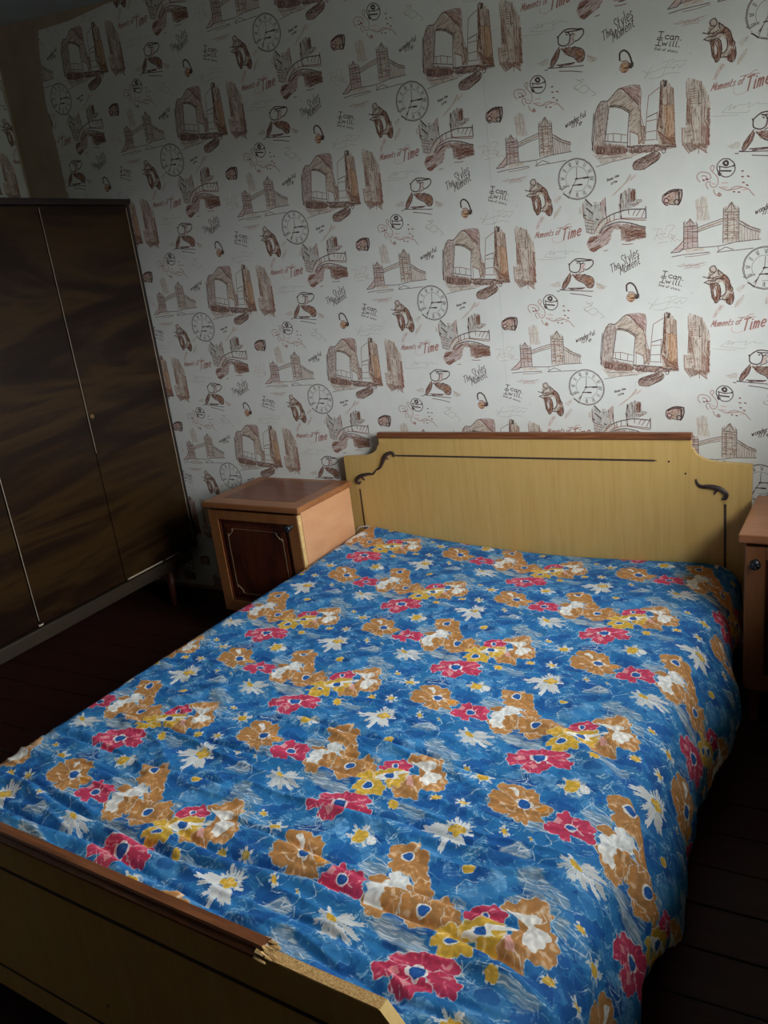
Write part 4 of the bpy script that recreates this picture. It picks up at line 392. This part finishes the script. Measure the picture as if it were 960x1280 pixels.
# paper sheets, 1.06 m wide, one repeat of two columns each
CX, CZ = .315, 2.18    # a clock of the print sits here on the back wall
def sheet(parent, outline, wall, ph=(0, 0)):
    bm = bmesh.new(); t = .0012
    if wall == 'back': prism(bm, outline, 1, -t, 0)
    else: prism(bm, outline, 0, t, 0)
    uvl = bm.loops.layers.uv.new('UVMap')
    for f in bm.faces:
        for l in f.loops:
            c = l.vert.co; s = c.x if wall == 'back' else c.y
            X = s - CX - ph[0]; Z = c.z - CZ - ph[1]
            p = X / LW; q = (-Z - p * LD) / LV
            l[uvl].uv = (p, q)
    return link('wallpaper_sheet', bm, M['paper'], parent)
ztop = 2.443
lf = [(.240, .02), (.236, .6), (.234, 1.2), (.231, 1.82), (.232, 2.0), (.226, 2.18), (.234, 2.25), (.238, 2.27), (.229, 2.275), (.246, 2.33), (.262, 2.40), (.275, 2.444)]
seams = [1.10, 2.16, 3.22, XR - .001]
a = lf; prev = None
for i, s in enumerate(seams):
    if i == 0: out = lf + [(.45, 2.437), (.66, 2.446), (s - .0004, ztop), (s - .0004, .02)]
    else: out = [(seams[i - 1] + .0004, .02), (seams[i - 1] + .0004, ztop), (s - .0004, ztop), (s - .0004, .02)]
    sheet(wb, out, 'back')
MP = (-.105 - CX + .0, 2.10 - CZ)
edge = [(-.010, 2.42), (-.006, 2.34), (-.012, 2.2), (-.014, 2.0), (-.012, 1.85), (-.012, 1.2), (-.012, .02)]
LP = (-.025 + .116 - CX, 2.096 + .042 - CZ)
ys = [-.012, -.95, -2.01, -3.07, YF]
for i in range(4):
    if i == 0: out = [(ys[1] + .0004, .02), (ys[1] + .0004, 2.42)] + edge
    else: out = [(ys[i + 1] + .0004, .02), (ys[i + 1] + .0004, 2.42), (ys[i] - .0004, 2.42), (ys[i] - .0004, .02)]
    sheet(wl, out, 'left', LP)

# ------------------------------------------------------------------ wardrobe against the left wall
wd = thing('wardrobe', 'tall dark polished walnut wardrobe on short legs by the left wall', 'wardrobe', (.0, -.045, 0))
n_d, dw, z0, z1, xf = 3, .4375, .248, 1.726, .582
Lw = n_d * dw
bm = bmesh.new(); box(bm, .03, xf - .002, -Lw + .0, .0, z0 - .006, z1 + .012, bev=.003)
link('body', bm, M['walnut_side'], wd)
B('top_board', M['walnut_side'], wd, .02, xf + .024, -Lw - .020, .020, z1 + .004, z1 + .027, bev=.004)
for sy in (.001, -Lw - .016):
    B('side_panel', M['walnut_side'], wd, .03, xf + .017, sy, sy + .015, z0 - .016, z1 + .004, bev=.002)
for i in range(n_d):
    ya, yb = -i * dw - .0025, -(i + 1) * dw + .0025
    d = B('door', M['walnut'], wd, xf, xf + .018, yb, ya, z0, z1, bev=.0015)
    B('edge_strip', M['wedge'], d, xf + .0175, xf + .0192, (yb if i != 0 else ya - .0022) + .0, (yb + .0022 if i != 0 else ya), z0 + .02, z1 - .006, bev=0)
    if i == 0: B('edge_strip', M['wedge'], d, xf + .0175, xf + .0190, yb, yb + .0016, z0 + .55, z1 - .006, bev=0)
    if i == 0:
        B('bottom_edge_strip', M['wedge'], d, xf + .004, xf + .0192, yb + .012, ya - .215, z0 - .003, z0 + .003, bev=0)
        B('bottom_edge_strip', M['wedge'], d, xf + .006, xf + .0190, ya - .19, ya - .10, z0 - .002, z0 + .002, bev=0)
    if i == 1:
        B('corner_chip', M['wedge'], d, xf + .008, xf + .0195, yb - .004, yb + .016, z0 - .003, z0 + .004, bev=.001)
    if i < 2:
        bm = bmesh.new(); c = (xf + .018, yb + .022, .942)
        for kk in range(1): lathe(bm, [(.009, 0), (.009, .0015), (.006, .0028), (.0035, .0022)], axis='z', seg=20)
        bmesh.ops.rotate(bm, verts=bm.verts, cent=(0, 0, 0), matrix=Matrix.Rotation(PI / 2, 3, 'Y')); bmesh.ops.translate(bm, verts=bm.verts, vec=c)
        link('keyhole', bm, M['brass'], d, True)
# open frame the box stands on, and four splayed turned legs
bm = bmesh.new()
box(bm, xf - .016, xf + .006, -Lw + .005, -.02, .178, .231, bev=.003)
box(bm, .06, .078, -Lw + .01, -.03, .178, .242, bev=.003); box(bm, .06, xf - .004, -.05, -.03, .178, .242, bev=.003); box(bm, .06, xf - .004, -Lw + .01, -Lw + .03, .178, .242, bev=.003)
link('base_frame', bm, M['wbase'], wd)
for lx, ly, dx, dy in ((xf - .045, -.125, .012, .03), (xf - .045, -Lw + .12, .012, -.03), (.11, -.125, -.012, .03), (.11, -Lw + .12, -.012, -.03)):
    bm = bmesh.new(); tube(bm, [(lx, ly, .185), (lx + dx * .5 + .0, ly - dy * .5, .09), (lx + dx, ly - dy, .0)], [.021, .017, .0115], 16)
    for v in bm.verts: v.co.z = max(v.co.z, 0)
    link('leg', bm, M['legw'], wd, True)

# ------------------------------------------------------------------ bedside cabinets
def cabinet(name_label, loc, rz, mirror, group):
    """local frame: x along the front, front plane at y=0, body towards +y, origin in the middle of the front edge of the top"""
    s = -1 if mirror else 1
    t = thing('bedside_cabinet', name_label, 'cabinet', loc, rz, group)
    hw, dep, H, zb = .2375, .352, .58, .118
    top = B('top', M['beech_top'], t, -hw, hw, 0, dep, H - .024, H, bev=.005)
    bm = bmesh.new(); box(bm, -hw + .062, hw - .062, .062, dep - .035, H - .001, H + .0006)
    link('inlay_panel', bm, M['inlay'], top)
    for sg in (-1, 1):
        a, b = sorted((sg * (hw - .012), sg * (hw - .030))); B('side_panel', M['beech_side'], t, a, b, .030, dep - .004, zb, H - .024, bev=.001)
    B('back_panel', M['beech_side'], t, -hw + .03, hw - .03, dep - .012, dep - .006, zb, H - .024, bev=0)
    B('bottom_panel', M['beech'], t, -hw + .012, hw - .012, .032, dep - .012, zb, zb + .018, bev=0)
    # framed door, raised panel in a recess
    x0, x1, za, zz = -hw + .014, hw - .018, zb, H - .034
    if mirror: x0, x1 = -x1, -x0
    st = .048; ya, yb = .008, .028
    d = bpy.data.objects.new('door', None)
    bm = bmesh.new()
    box(bm, x0, x0 + st, ya, yb, za, zz, bev=.002); box(bm, x1 - st, x1, ya, yb, za, zz, bev=.002)
    box(bm, x0 + st, x1 - st, ya, yb, za, za + st, bev=.002); box(bm, x0 + st, x1 - st, ya, yb, zz - .036, zz, bev=.002)
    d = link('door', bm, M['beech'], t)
    px0, px1, pz0, pz1 = x0 + st, x1 - st, za + st, zz - .036
    bm = bmesh.new(); box(bm, px0, px1, ya + .009, yb - .004, pz0, pz1)
    for (a_, b_, c_, e_) in ((px0, px0 + .006, pz0, pz1), (px1 - .006, px1, pz0, pz1), (px0, px1, pz0, pz0 + .006), (px0, px1, pz1 - .006, pz1)): box(bm, a_, b_, ya + .003, ya + .010, c_, e_, bev=.001)
    box(bm, px0 + .022, px1 - .022, ya + .004, ya + .010, pz0 + .022, pz1 - .022, bev=.003)
    link('door_panel', bm, M['mahog'], d)
    # pale printed line with notched corners
    bm = bmesh.new(); yy = ya + .0035; a0, a1, c0, c1 = px0 + .036, px1 - .036, pz0 + .036, pz1 - .036; nn = .030
    for seg_ in (((a0 + nn, c1), (a1 - nn, c1)), ((a0 + nn, c0), (a1 - nn, c0)), ((a0, c0 + nn), (a0, c1 - nn)), ((a1, c0 + nn), (a1, c1 - nn))):
        tube(bm, [(p[0], yy, p[1]) for p in seg_], .0008, 6)
    for cx, cz, sx_, sz_ in ((a0, c0, 1, 1), (a0, c1, 1, -1), (a1, c0, -1, 1), (a1, c1, -1, -1)):
        tube(bm, [(cx + sx_ * nn, yy, cz), (cx + sx_ * (nn - .004), yy, cz + sz_ * .012), (cx + sx_ * .012, yy, cz + sz_ * (nn - .004)), (cx, yy, cz + sz_ * nn)], [.0008, .0018, .0018, .0008], 6)
        for q_ in range(5):
            a = q_ * 1.256; tube(bm, [(cx + sx_ * (nn - .002), yy, cz + sz_ * .004), (cx + sx_ * (nn - .002) + .007 * math.cos(a), yy, cz + sz_ * .004 + .006 * math.sin(a))], [.0022, .0008], 5)
            tube(bm, [(cx + sx_ * .004, yy, cz + sz_ * (nn - .002)), (cx + sx_ * .004 + .006 * math.cos(a), yy, cz + sz_ * (nn - .002) + .007 * math.sin(a))], [.0022, .0008], 5)
    link('gilt_line', bm, M['gold'], d)
    # pale opening edge of the door
    ex = (x1 - .0005, x1 + .0055) if not mirror else (x0 - .0055, x0 + .0005)
    if not mirror: B('edge_strip', M['edge'], d, ex[0], ex[1], ya + .001, yb, za, zz, bev=.0005)
    kx = (x1 - .030) if not mirror else (x0 + .026)
    bm = bmesh.new(); lathe(bm, [(.008, -.002), (.008, .004), (.0055, .007), (.0055, .013), (.0125, .018), (.0150, .024), (.0125, .030), (.006, .033)], (kx, ya, zz - .042), 'y', 20)
    for q_ in range(5):
        a = q_ * 1.256; tube(bm, [(kx + .003 * math.cos(a), ya - .033, zz - .042 + .003 * math.sin(a)), (kx + .011 * math.cos(a), ya - .031, zz - .042 + .011 * math.sin(a))], [.002, .003], 6)
    link('knob', bm, M['knob'], d, True)
    for lx in (-hw + .04, hw - .04):
        for ly in (.05, dep - .04):
            bm = bmesh.new(); lathe(bm, [(.011, 0), (.016, .06), (.020, zb)], (lx, ly, 0), 'z', 16); link('leg', bm, M['legw'], t, True)
    return t
RZ = math.radians(-3.4)
uu = Vector((math.cos(RZ), math.sin(RZ), 0))
c1 = Vector((1.018, -.392, 0)) + uu * .2375
cabinet('orange-brown wooden bedside cabinet between the wardrobe and the headboard', c1, RZ, False, 'matching bedside cabinets')
c2 = Vector((2.947, -.472, 0)) + uu * .2375
cabinet('brown wooden bedside cabinet right of the headboard, cut by the photo edge', c2, RZ, True, 'matching bedside cabinets')

# ------------------------------------------------------------------ bed
BO = Vector((2.21, -.068, 0)); BR = math.radians(-2.8)
bed = thing('double_bed', 'double bed with yellow oak-look headboard and footboard and red-brown caps', 'bed', BO, BR)
def board_outline(ztop, zsh, hw_top, hw, zbot, n=10, kind='curve'):
    R = []
    if kind == 'curve':   # shoulder: short drop, then a concave quarter sweep
        dx, dz = hw - hw_top, (ztop - .030) - zsh
        pts = [(hw_top, ztop), (hw_top, ztop - .028)]
        for i in range(n + 1):
            t = i / n; a = t * PI / 2
            pts.append((hw_top + .008 + (dx * .52) * (1 - math.cos(a)), zsh + dz * (1 - math.sin(a))))
        pts += [(hw, zsh - .004), (hw, zbot)]
    else:
        pts = [(hw_top, ztop), (hw_top + .035, ztop - .045), (hw_top + .075, zsh), (hw, zsh - .004), (hw, zbot)]
    return pts + [(-x, z) for x, z in pts[::-1]]
bm = bmesh.new(); prism(bm, board_outline(.745, .672, .568, .742, .10), 1, .0, .020)
hb = link('headboard', bm, M['oak'], bed)
def cap_profile(bm, x0, x1, yc, z, w, h, jag=0):
    P = [(-w / 2 + .003, 0), (-w / 2 - .001, .003), (-w / 2 - .001, .008), (-w / 2 + .003, .0115), (-w / 2 + .0045, .0125), (-w / 2 + .005, h * .86), (-w * .26, h), (w * .26, h), (w / 2 - .005, h * .86), (w / 2 - .0045, .0125), (w / 2 - .003, .0115), (w / 2 + .001, .008), (w / 2 + .001, .003), (w / 2 - .003, 0)]
    n = 24; rings = []
    for i in range(n + 1):
        x = x0 + (x1 - x0) * i / n
        rg = []
        for k, (a, b_) in enumerate(P):
            xx = x + (jag * math.sin(k * 2.7) if i == n else 0)
            rg.append(bm.verts.new((xx, yc + a, z + b_)))
        rings.append(rg)
    for a, b_ in zip(rings, rings[1:]):
        for k in range(len(P)): bm.faces.new((a[k], a[(k + 1) % len(P)], b_[(k + 1) % len(P)], b_[k]))
    bm.faces.new(rings[0]); bm.faces.new(rings[-1][::-1])
bm = bmesh.new(); cap_profile(bm, -.572, .570, .010, .744, .030, .021); o = link('cap_rail', bm, M['cap'], hb); o['label'] = 'red-brown moulding along the top edge'
def strip(parent, x0, x1, z0, z1, y, point=0):
    bm = bmesh.new(); P = [(x0, z0), (x0, z1), (x1, z1), (x1 + point, (z0 + z1) / 2), (x1, z0)] if point else [(x0, z0), (x0, z1), (x1, z1), (x1, z0)]
    prism(bm, P, 1, y - .0012, y + .002); return link('dark_strip', bm, M['groove'], parent)
strip(hb, -.502, .455, .6735, .6795, 0, .012)
strip(hb, -.6865, -.6805, .18, .537, 0); strip(hb, .6645, .6715, .18, .541, 0)
def scroll(parent, chains):
    bm = bmesh.new()
    for P, w in chains:
        # resample smooth
        pts = [Vector((x, -.003, z)) for x, z in P]; out = []; n = len(pts)
        for i in range(n - 1):
            p0, p1, p2, p3 = pts[max(i - 1, 0)], pts[i], pts[i + 1], pts[min(i + 2, n - 1)]
            for t in (0, .34, .67): out.append(.5 * ((2 * p1) + (p2 - p0) * t + (2 * p0 - 5 * p1 + 4 * p2 - p3) * t * t + (3 * p1 - p0 - 3 * p2 + p3) * t ** 3))
        out.append(pts[-1]); m_ = len(out)
        tube(bm, out, [w[0] + (w[1] - w[0]) * min(1, i / (m_ * .5)) if i < m_ * .5 else w[1] + (w[2] - w[1]) * ((i - m_ * .5) / (m_ * .5)) for i in range(m_)], 10, .7)
    return link('carved_scroll', bm, M['orn'], parent, True)
scroll(hb, [([(-.507, .672), (-.506, .684), (-.518, .688), (-.537, .681), (-.551, .666), (-.561, .647), (-.576, .626), (-.595, .617)], (.0035, .0085, .002)), ([(-.551, .672), (-.540, .668), (-.532, .660)], (.004, .003, .001))])
scroll(hb, [([(-.595, .617), (-.610, .601), (-.632, .600), (-.660, .594), (-.681, .584), (-.690, .571), (-.682, .560), (-.674, .568)], (.002, .0085, .0035)), ([(-.668, .592), (-.660, .580), (-.652, .576)], (.004, .003, .001))])
scroll(hb, [([(.583, .620), (.588, .606), (.600, .597), (.620, .598), (.639, .595), (.659, .587), (.672, .574), (.668, .560), (.660, .563)], (.002, .0085, .004)), ([(.648, .588), (.640, .580), (.638, .572)], (.004, .003, .0015))])
for x, z in ((.502, .674), (.552, .636), (-.02, .5)):
    if x > 0:
        bm = bmesh.new(); lathe(bm, [(.0032, -.001), (.0032, .0008)], (x, 0, z), 'y', 10); link('screw_hole', bm, M['black'], hb)
# footboard
FY = -1.920; FT = .018
bm = bmesh.new(); prism(bm, board_outline(.500, .41, .568, .742, .092, kind='cut'), 1, FY, FY + FT)
fb = link('footboard', bm, M['oak'], bed)
bm = bmesh.new(); box(bm, .380, .567, FY + .0008, FY + FT - .0008, .4995, .5012); o = link('bare_chipboard_edge', bm, M['chip'], fb); o['label'] = 'raw chipboard edge where the cap is missing'
bm = bmesh.new(); cap_profile(bm, -.572, .385, FY + .009, .499, .030, .021, .006); o = link('cap_rail', bm, M['cap'], fb); o['label'] = 'red-brown moulding broken off short'
bm = bmesh.new(); rr = random.Random(4)
for k in range(9):
    x = .386 + rr.uniform(-.004, .004); y0 = FY - .006 + k * .0034
    tube(bm, [(x - .010, y0, .508 + rr.uniform(-.004, .006)), (x + rr.uniform(.004, .016), y0 + rr.uniform(-.002, .002), .505 + rr.uniform(-.004, .008))], [.0042, .0012], 5)
link('splintered_end', bm, M['edge'], fb)
strip(fb, -.66, .52, .4265, .4335, FY, .014); strip(fb, -.66, .66, .1515, .157, FY)
bm = bmesh.new(); lathe(bm, [(.004, -.001), (.004, .001), (.002, .0018)], (-.028, FY, .212), 'y', 12); link('screw', bm, M['brass'], fb)
# pale edging on the cut corners
for s in (1, -1):
    pts = [(.568, .500), (.603, .455), (.643, .41), (.742, .406)]
    bm = bmesh.new()
    for (xa, za), (xb, zb) in zip(pts, pts[1:]):
        nx, nz = (zb - za), -(xb - xa); L = math.hypot(nx, nz); nx, nz = -nx / L * .0012, -nz / L * .0012
        prism(bm, [(s * xa, za), (s * xb, zb), (s * (xb + nx), zb + nz), (s * (xa + nx), za + nz)], 1, FY, FY + FT)
    o = link('corner_edging', bm, M['oak'], fb)
for s in (-1, 1):
    a, b_ = sorted((s * .640, s * .658)); B('side_rail', M['oak'], bed, a, b_, FY + FT, .0, .13, .25, bev=.002)
for s in (-1, 1):
    for yy in (-.03, FY + .022):
        a, b_ = sorted((s * .59, s * .64)); B('leg', M['legw'], bed, a, b_, yy - .0 if yy < -1 else yy - .03, yy + .045 if yy < -1 else yy + .025, .0, .13, bev=.003)
B('slat_base', M['beech'], bed, -.640, .640, FY + FT, -.004, .135, .150, bev=0)

mt = thing('mattress', 'mattress under the floral bedspread', 'mattress', BO, BR)
bm = bmesh.new(); box(bm, -.634, .634, -1.885, -.008, .152, .305, bev=.03, seg=3); link('mattress_body', bm, M['mattress'], mt, True)

# ------------------------------------------------------------------ bedspread
SP = (3.305809, 1.636042, 1.737726, 0.005313, 0.070015, -0.016374)
SQ = (-1.560545, 1.524235, -1.416184, -0.053606, -0.019546, 0.112760)
def sm(a, b, x): t = min(1, max(0, (x - a) / (b - a))); return t * t * (3 - 2 * t)
def lerp_t(tab, y):
    if y >= tab[0][0]: return tab[0][1]
    for (a, va), (b, vb) in zip(tab, tab[1:]):
        if y >= b: t = (a - y) / (a - b); return va + (vb - va) * t
    return tab[-1][1]
RB = [(-.02, .722), (-.15, .730), (-.36, .742), (-.45, .775), (-.55, .790), (-.66, .780), (-.78, .765), (-.93, .752), (-1.06, .757), (-1.15, .772), (-1.22, .786), (-1.27, .792), (-1.33, .772), (-1.37, .757), (-1.43, .748), (-1.6, .752), (-1.9, .735)]
RH = [(-.02, .20), (-.4, .14), (-.7, .105), (-1.0, .10), (-1.15, .095), (-1.27, .09), (-1.36, .115), (-1.6, .11), (-1.9, .10)]
RT = [(-.02, .345), (-.6, .350), (-1.2, .352), (-1.9, .345)]
LX = [(-.02, -.684), (-.42, -.688), (-.75, -.712), (-1.2, -.712), (-1.6, -.700), (-1.9, -.690)]
LZ = [(-.02, .385), (-.35, .378), (-.7, .362), (-1.2, .362), (-1.9, .362)]
from mathutils import noise as MN
cre = [(-.757, .006, 60, -.22, .20, .3), (-.94, .004, 70, -.3, .6, .1), (-1.10, .004, 60, -.6, .1, 1), (-1.243, .011, 50, -.12, .42, 2), (-1.385, .012, 45, -.5, .10, .5), (-1.452, .010, 50, .12, .62, 4), (-1.52, .008, 60, -.6, -.05, 2), (-1.585, .007, 60, .0, .6, 2.5), (-1.652, .013, 45, -.1, .65, 5), (-1.703, .012, 50, -.62, .05, 6), (-1.730, .008, 60, .2, .62, 7), (-1.772, .014, 45, -.55, .25, 3), (-1.786, .010, 50, .30, .66, 1), (-1.835, .012, 50, -.6, .6, 2), (-1.32, .006, 60, -.1, .3, 1.3), (-1.60, .007, 60, -.62, -.3, 4.4), (-.55, .004, 70, -.2, .3, 3), (-.33, .004, 70, .1, .5, 3)]
def wr(x, y):
    h = 0
    f = .25 + .75 * sm(-.5, -1.6, y)
    h += .010 * MN.noise(Vector((x * 2.2, y * 2.2, 1.3)))
    h += .0050 * f * (MN.noise(Vector((x * 4, y * 17, 5.1))))
    r = 1 - abs(MN.noise(Vector((x * 3.2 + .4, y * 19 + MN.noise(Vector((x * 3, y * 3, 2))) * 1.6, 9.1)))) * 2.4
    h += .0065 * f * max(0, r) ** 3
    h += .0026 * MN.noise(Vector((x * 22, y * 30, 3.3))) + .0016 * MN.noise(Vector((x * 50, y * 60, 7.3)))
    for cy, amp, w, xa, xb, ph in cre:
        yy = cy + .010 * math.sin(x * 7 + ph) + .004 * math.sin(x * 19 + ph * 2) - .03 * x * (1 if ph > 1 else 0)
        d = (y - yy) * w
        if abs(d) < 4:
            e = sm(xa - .08, xa + .05, x) * (1 - sm(xb - .05, xb + .08, x))
            h += .95 * amp * e * (math.exp(-(d + .6) ** 2 * 1.2) - 1.25 * math.exp(-(d - .3) ** 2 * 6))
    return h
NX, NY = 250, 640
Y0, Y1 = -.004, -1.898
bs_verts = []; bs_pq = []
for j in range(NY + 1):
    y = Y0 + (Y1 - Y0) * j / NY
    xr, rb, rh, rt = .655, lerp_t(RB, y), lerp_t(RH, y), lerp_t(RT, y)
    rh += .004 * math.sin(y * 17) + .003 * math.sin(y * 41)
    xl, zl = lerp_t(LX, y), lerp_t(LZ, y)
    # profile as a polyline of (x, z), left hem to right hem
    prof = [(xl - .012, .14), (xl - .012, zl - .075), (xl - .008, zl - .030), (xl + .006, zl - .010), (xl + .030, zl - .002)]
    for t in np.linspace(.06, .94, 12):
        x = xl + (xr - xl) * t; zt = zl + (rt - zl) * t - .030 * math.sin(PI * t) * sm(-.6, 0, y) - .008 * math.sin(PI * t)
        prof.append((x, zt))
    r = .075
    prof += [(xr - .02, rt - .003), (xr + .025, rt - .016), (xr + .055, rt - .048)]
    bx = rb; zb_ = rt - .048
    for t in (.2, .4, .6, .8, 1.0):
        z = zb_ + (rh - zb_) * t; x = xr + .055 + (bx - xr - .055) * math.sin(min(1, t * 1.25) * PI / 2)
        prof.append((x, z))
    Pn = np.array(prof); dl = np.r_[0, np.cumsum(np.hypot(*np.diff(Pn, axis=0).T))]
    s = np.linspace(0, dl[-1], NX + 1)
    # smooth resample
    xs_ = np.interp(s, dl, Pn[:, 0]); zs_ = np.interp(s, dl, Pn[:, 1])
    kx = np.array([.25, .5, .25])
    for _ in range(10):
        xs_[1:-1] = np.convolve(xs_, kx, 'valid'); zs_[1:-1] = np.convolve(zs_, kx, 'valid')
    # arc length measured from the spot x=0 on top
    i0 = int(np.argmin(np.abs(xs_) + (zs_ < .3) * 9)); d2 = np.r_[0, np.cumsum(np.hypot(np.diff(xs_), np.diff(zs_)))]; arc = d2 - d2[i0] + xs_[i0]
    tx = np.gradient(xs_); tz = np.gradient(zs_); L = np.hypot(tx, tz) + 1e-9; nx_, nz_ = -tz / L, tx / L
    for i in range(NX + 1):
        a = arc[i]; side = sm(.70, .80, a)
        h = wr(min(a, 1.2), y) * (1 - .3 * side) * min(1, (Y0 - y) / .06 + .15)
        # hanging folds on the right-hand drop
        h += side * (.006 * math.sin(y * 15 + a * 5) + .004 * math.sin(y * 37 + 1.3)) * sm(.72, .85, a) * (1 - .8 * sm(.88, 1.0, a))
        # the long pull fold that runs over the right-hand edge
        yy = -1.00 - .55 * sm(.25, .95, a) * (a - .25) * 1.3
        d = (y - yy) * 26; h += .012 * sm(.2, .5, a) * (math.exp(-(d + .6) ** 2) - .8 * math.exp(-(d - .6) ** 2 * 2))
        if a < -.68: h *= .4
        bs_verts.append((xs_[i] + nx_[i] * h, y, max(.02, zs_[i] + nz_[i] * h)))
        X = min(a, 1.05); b6 = (1, X, y, X * X, X * y, y * y)
        bs_pq.append((sum(c * v for c, v in zip(SP, b6)), sum(c * v for c, v in zip(SQ, b6))))
faces = [(j * (NX + 1) + i, j * (NX + 1) + i + 1, (j + 1) * (NX + 1) + i + 1, (j + 1) * (NX + 1) + i) for j in range(NY) for i in range(NX)]
me = bpy.data.meshes.new('bedspread'); me.from_pydata(bs_verts, [], [f[::-1] for f in faces]); me.materials.append(M['fabric'])
uv = me.uv_layers.new(name='UVMap'); li = np.empty(len(me.loops), np.int32); me.loops.foreach_get('vertex_index', li)
uv.data.foreach_set('uv', np.array(bs_pq, np.float32)[li].ravel()); me.shade_smooth()
sp = bpy.data.objects.new('bedspread', me); COL.objects.link(sp); sp.location = BO; sp.rotation_euler = (0, 0, BR)
so = sp.modifiers.new('thickness', 'SOLIDIFY'); so.thickness = .004; so.offset = -1
sp['label'] = 'blue bedspread printed with tan, red and white flowers, covering the bed'; sp['category'] = 'bedspread'

bm = bmesh.new(); tube(bm, [(-.712, -.030, .366), (-.700, -.014, .379), (-.668, -.006, .382), (-.640, -.005, .377)], [.002, .0045, .0045, .001], 8, .6, Vector((0, 0, 1)))
o = link('turned_hem', bm, M['mattress'], sp, True); o['label'] = 'off-white turned hem at the head corner'
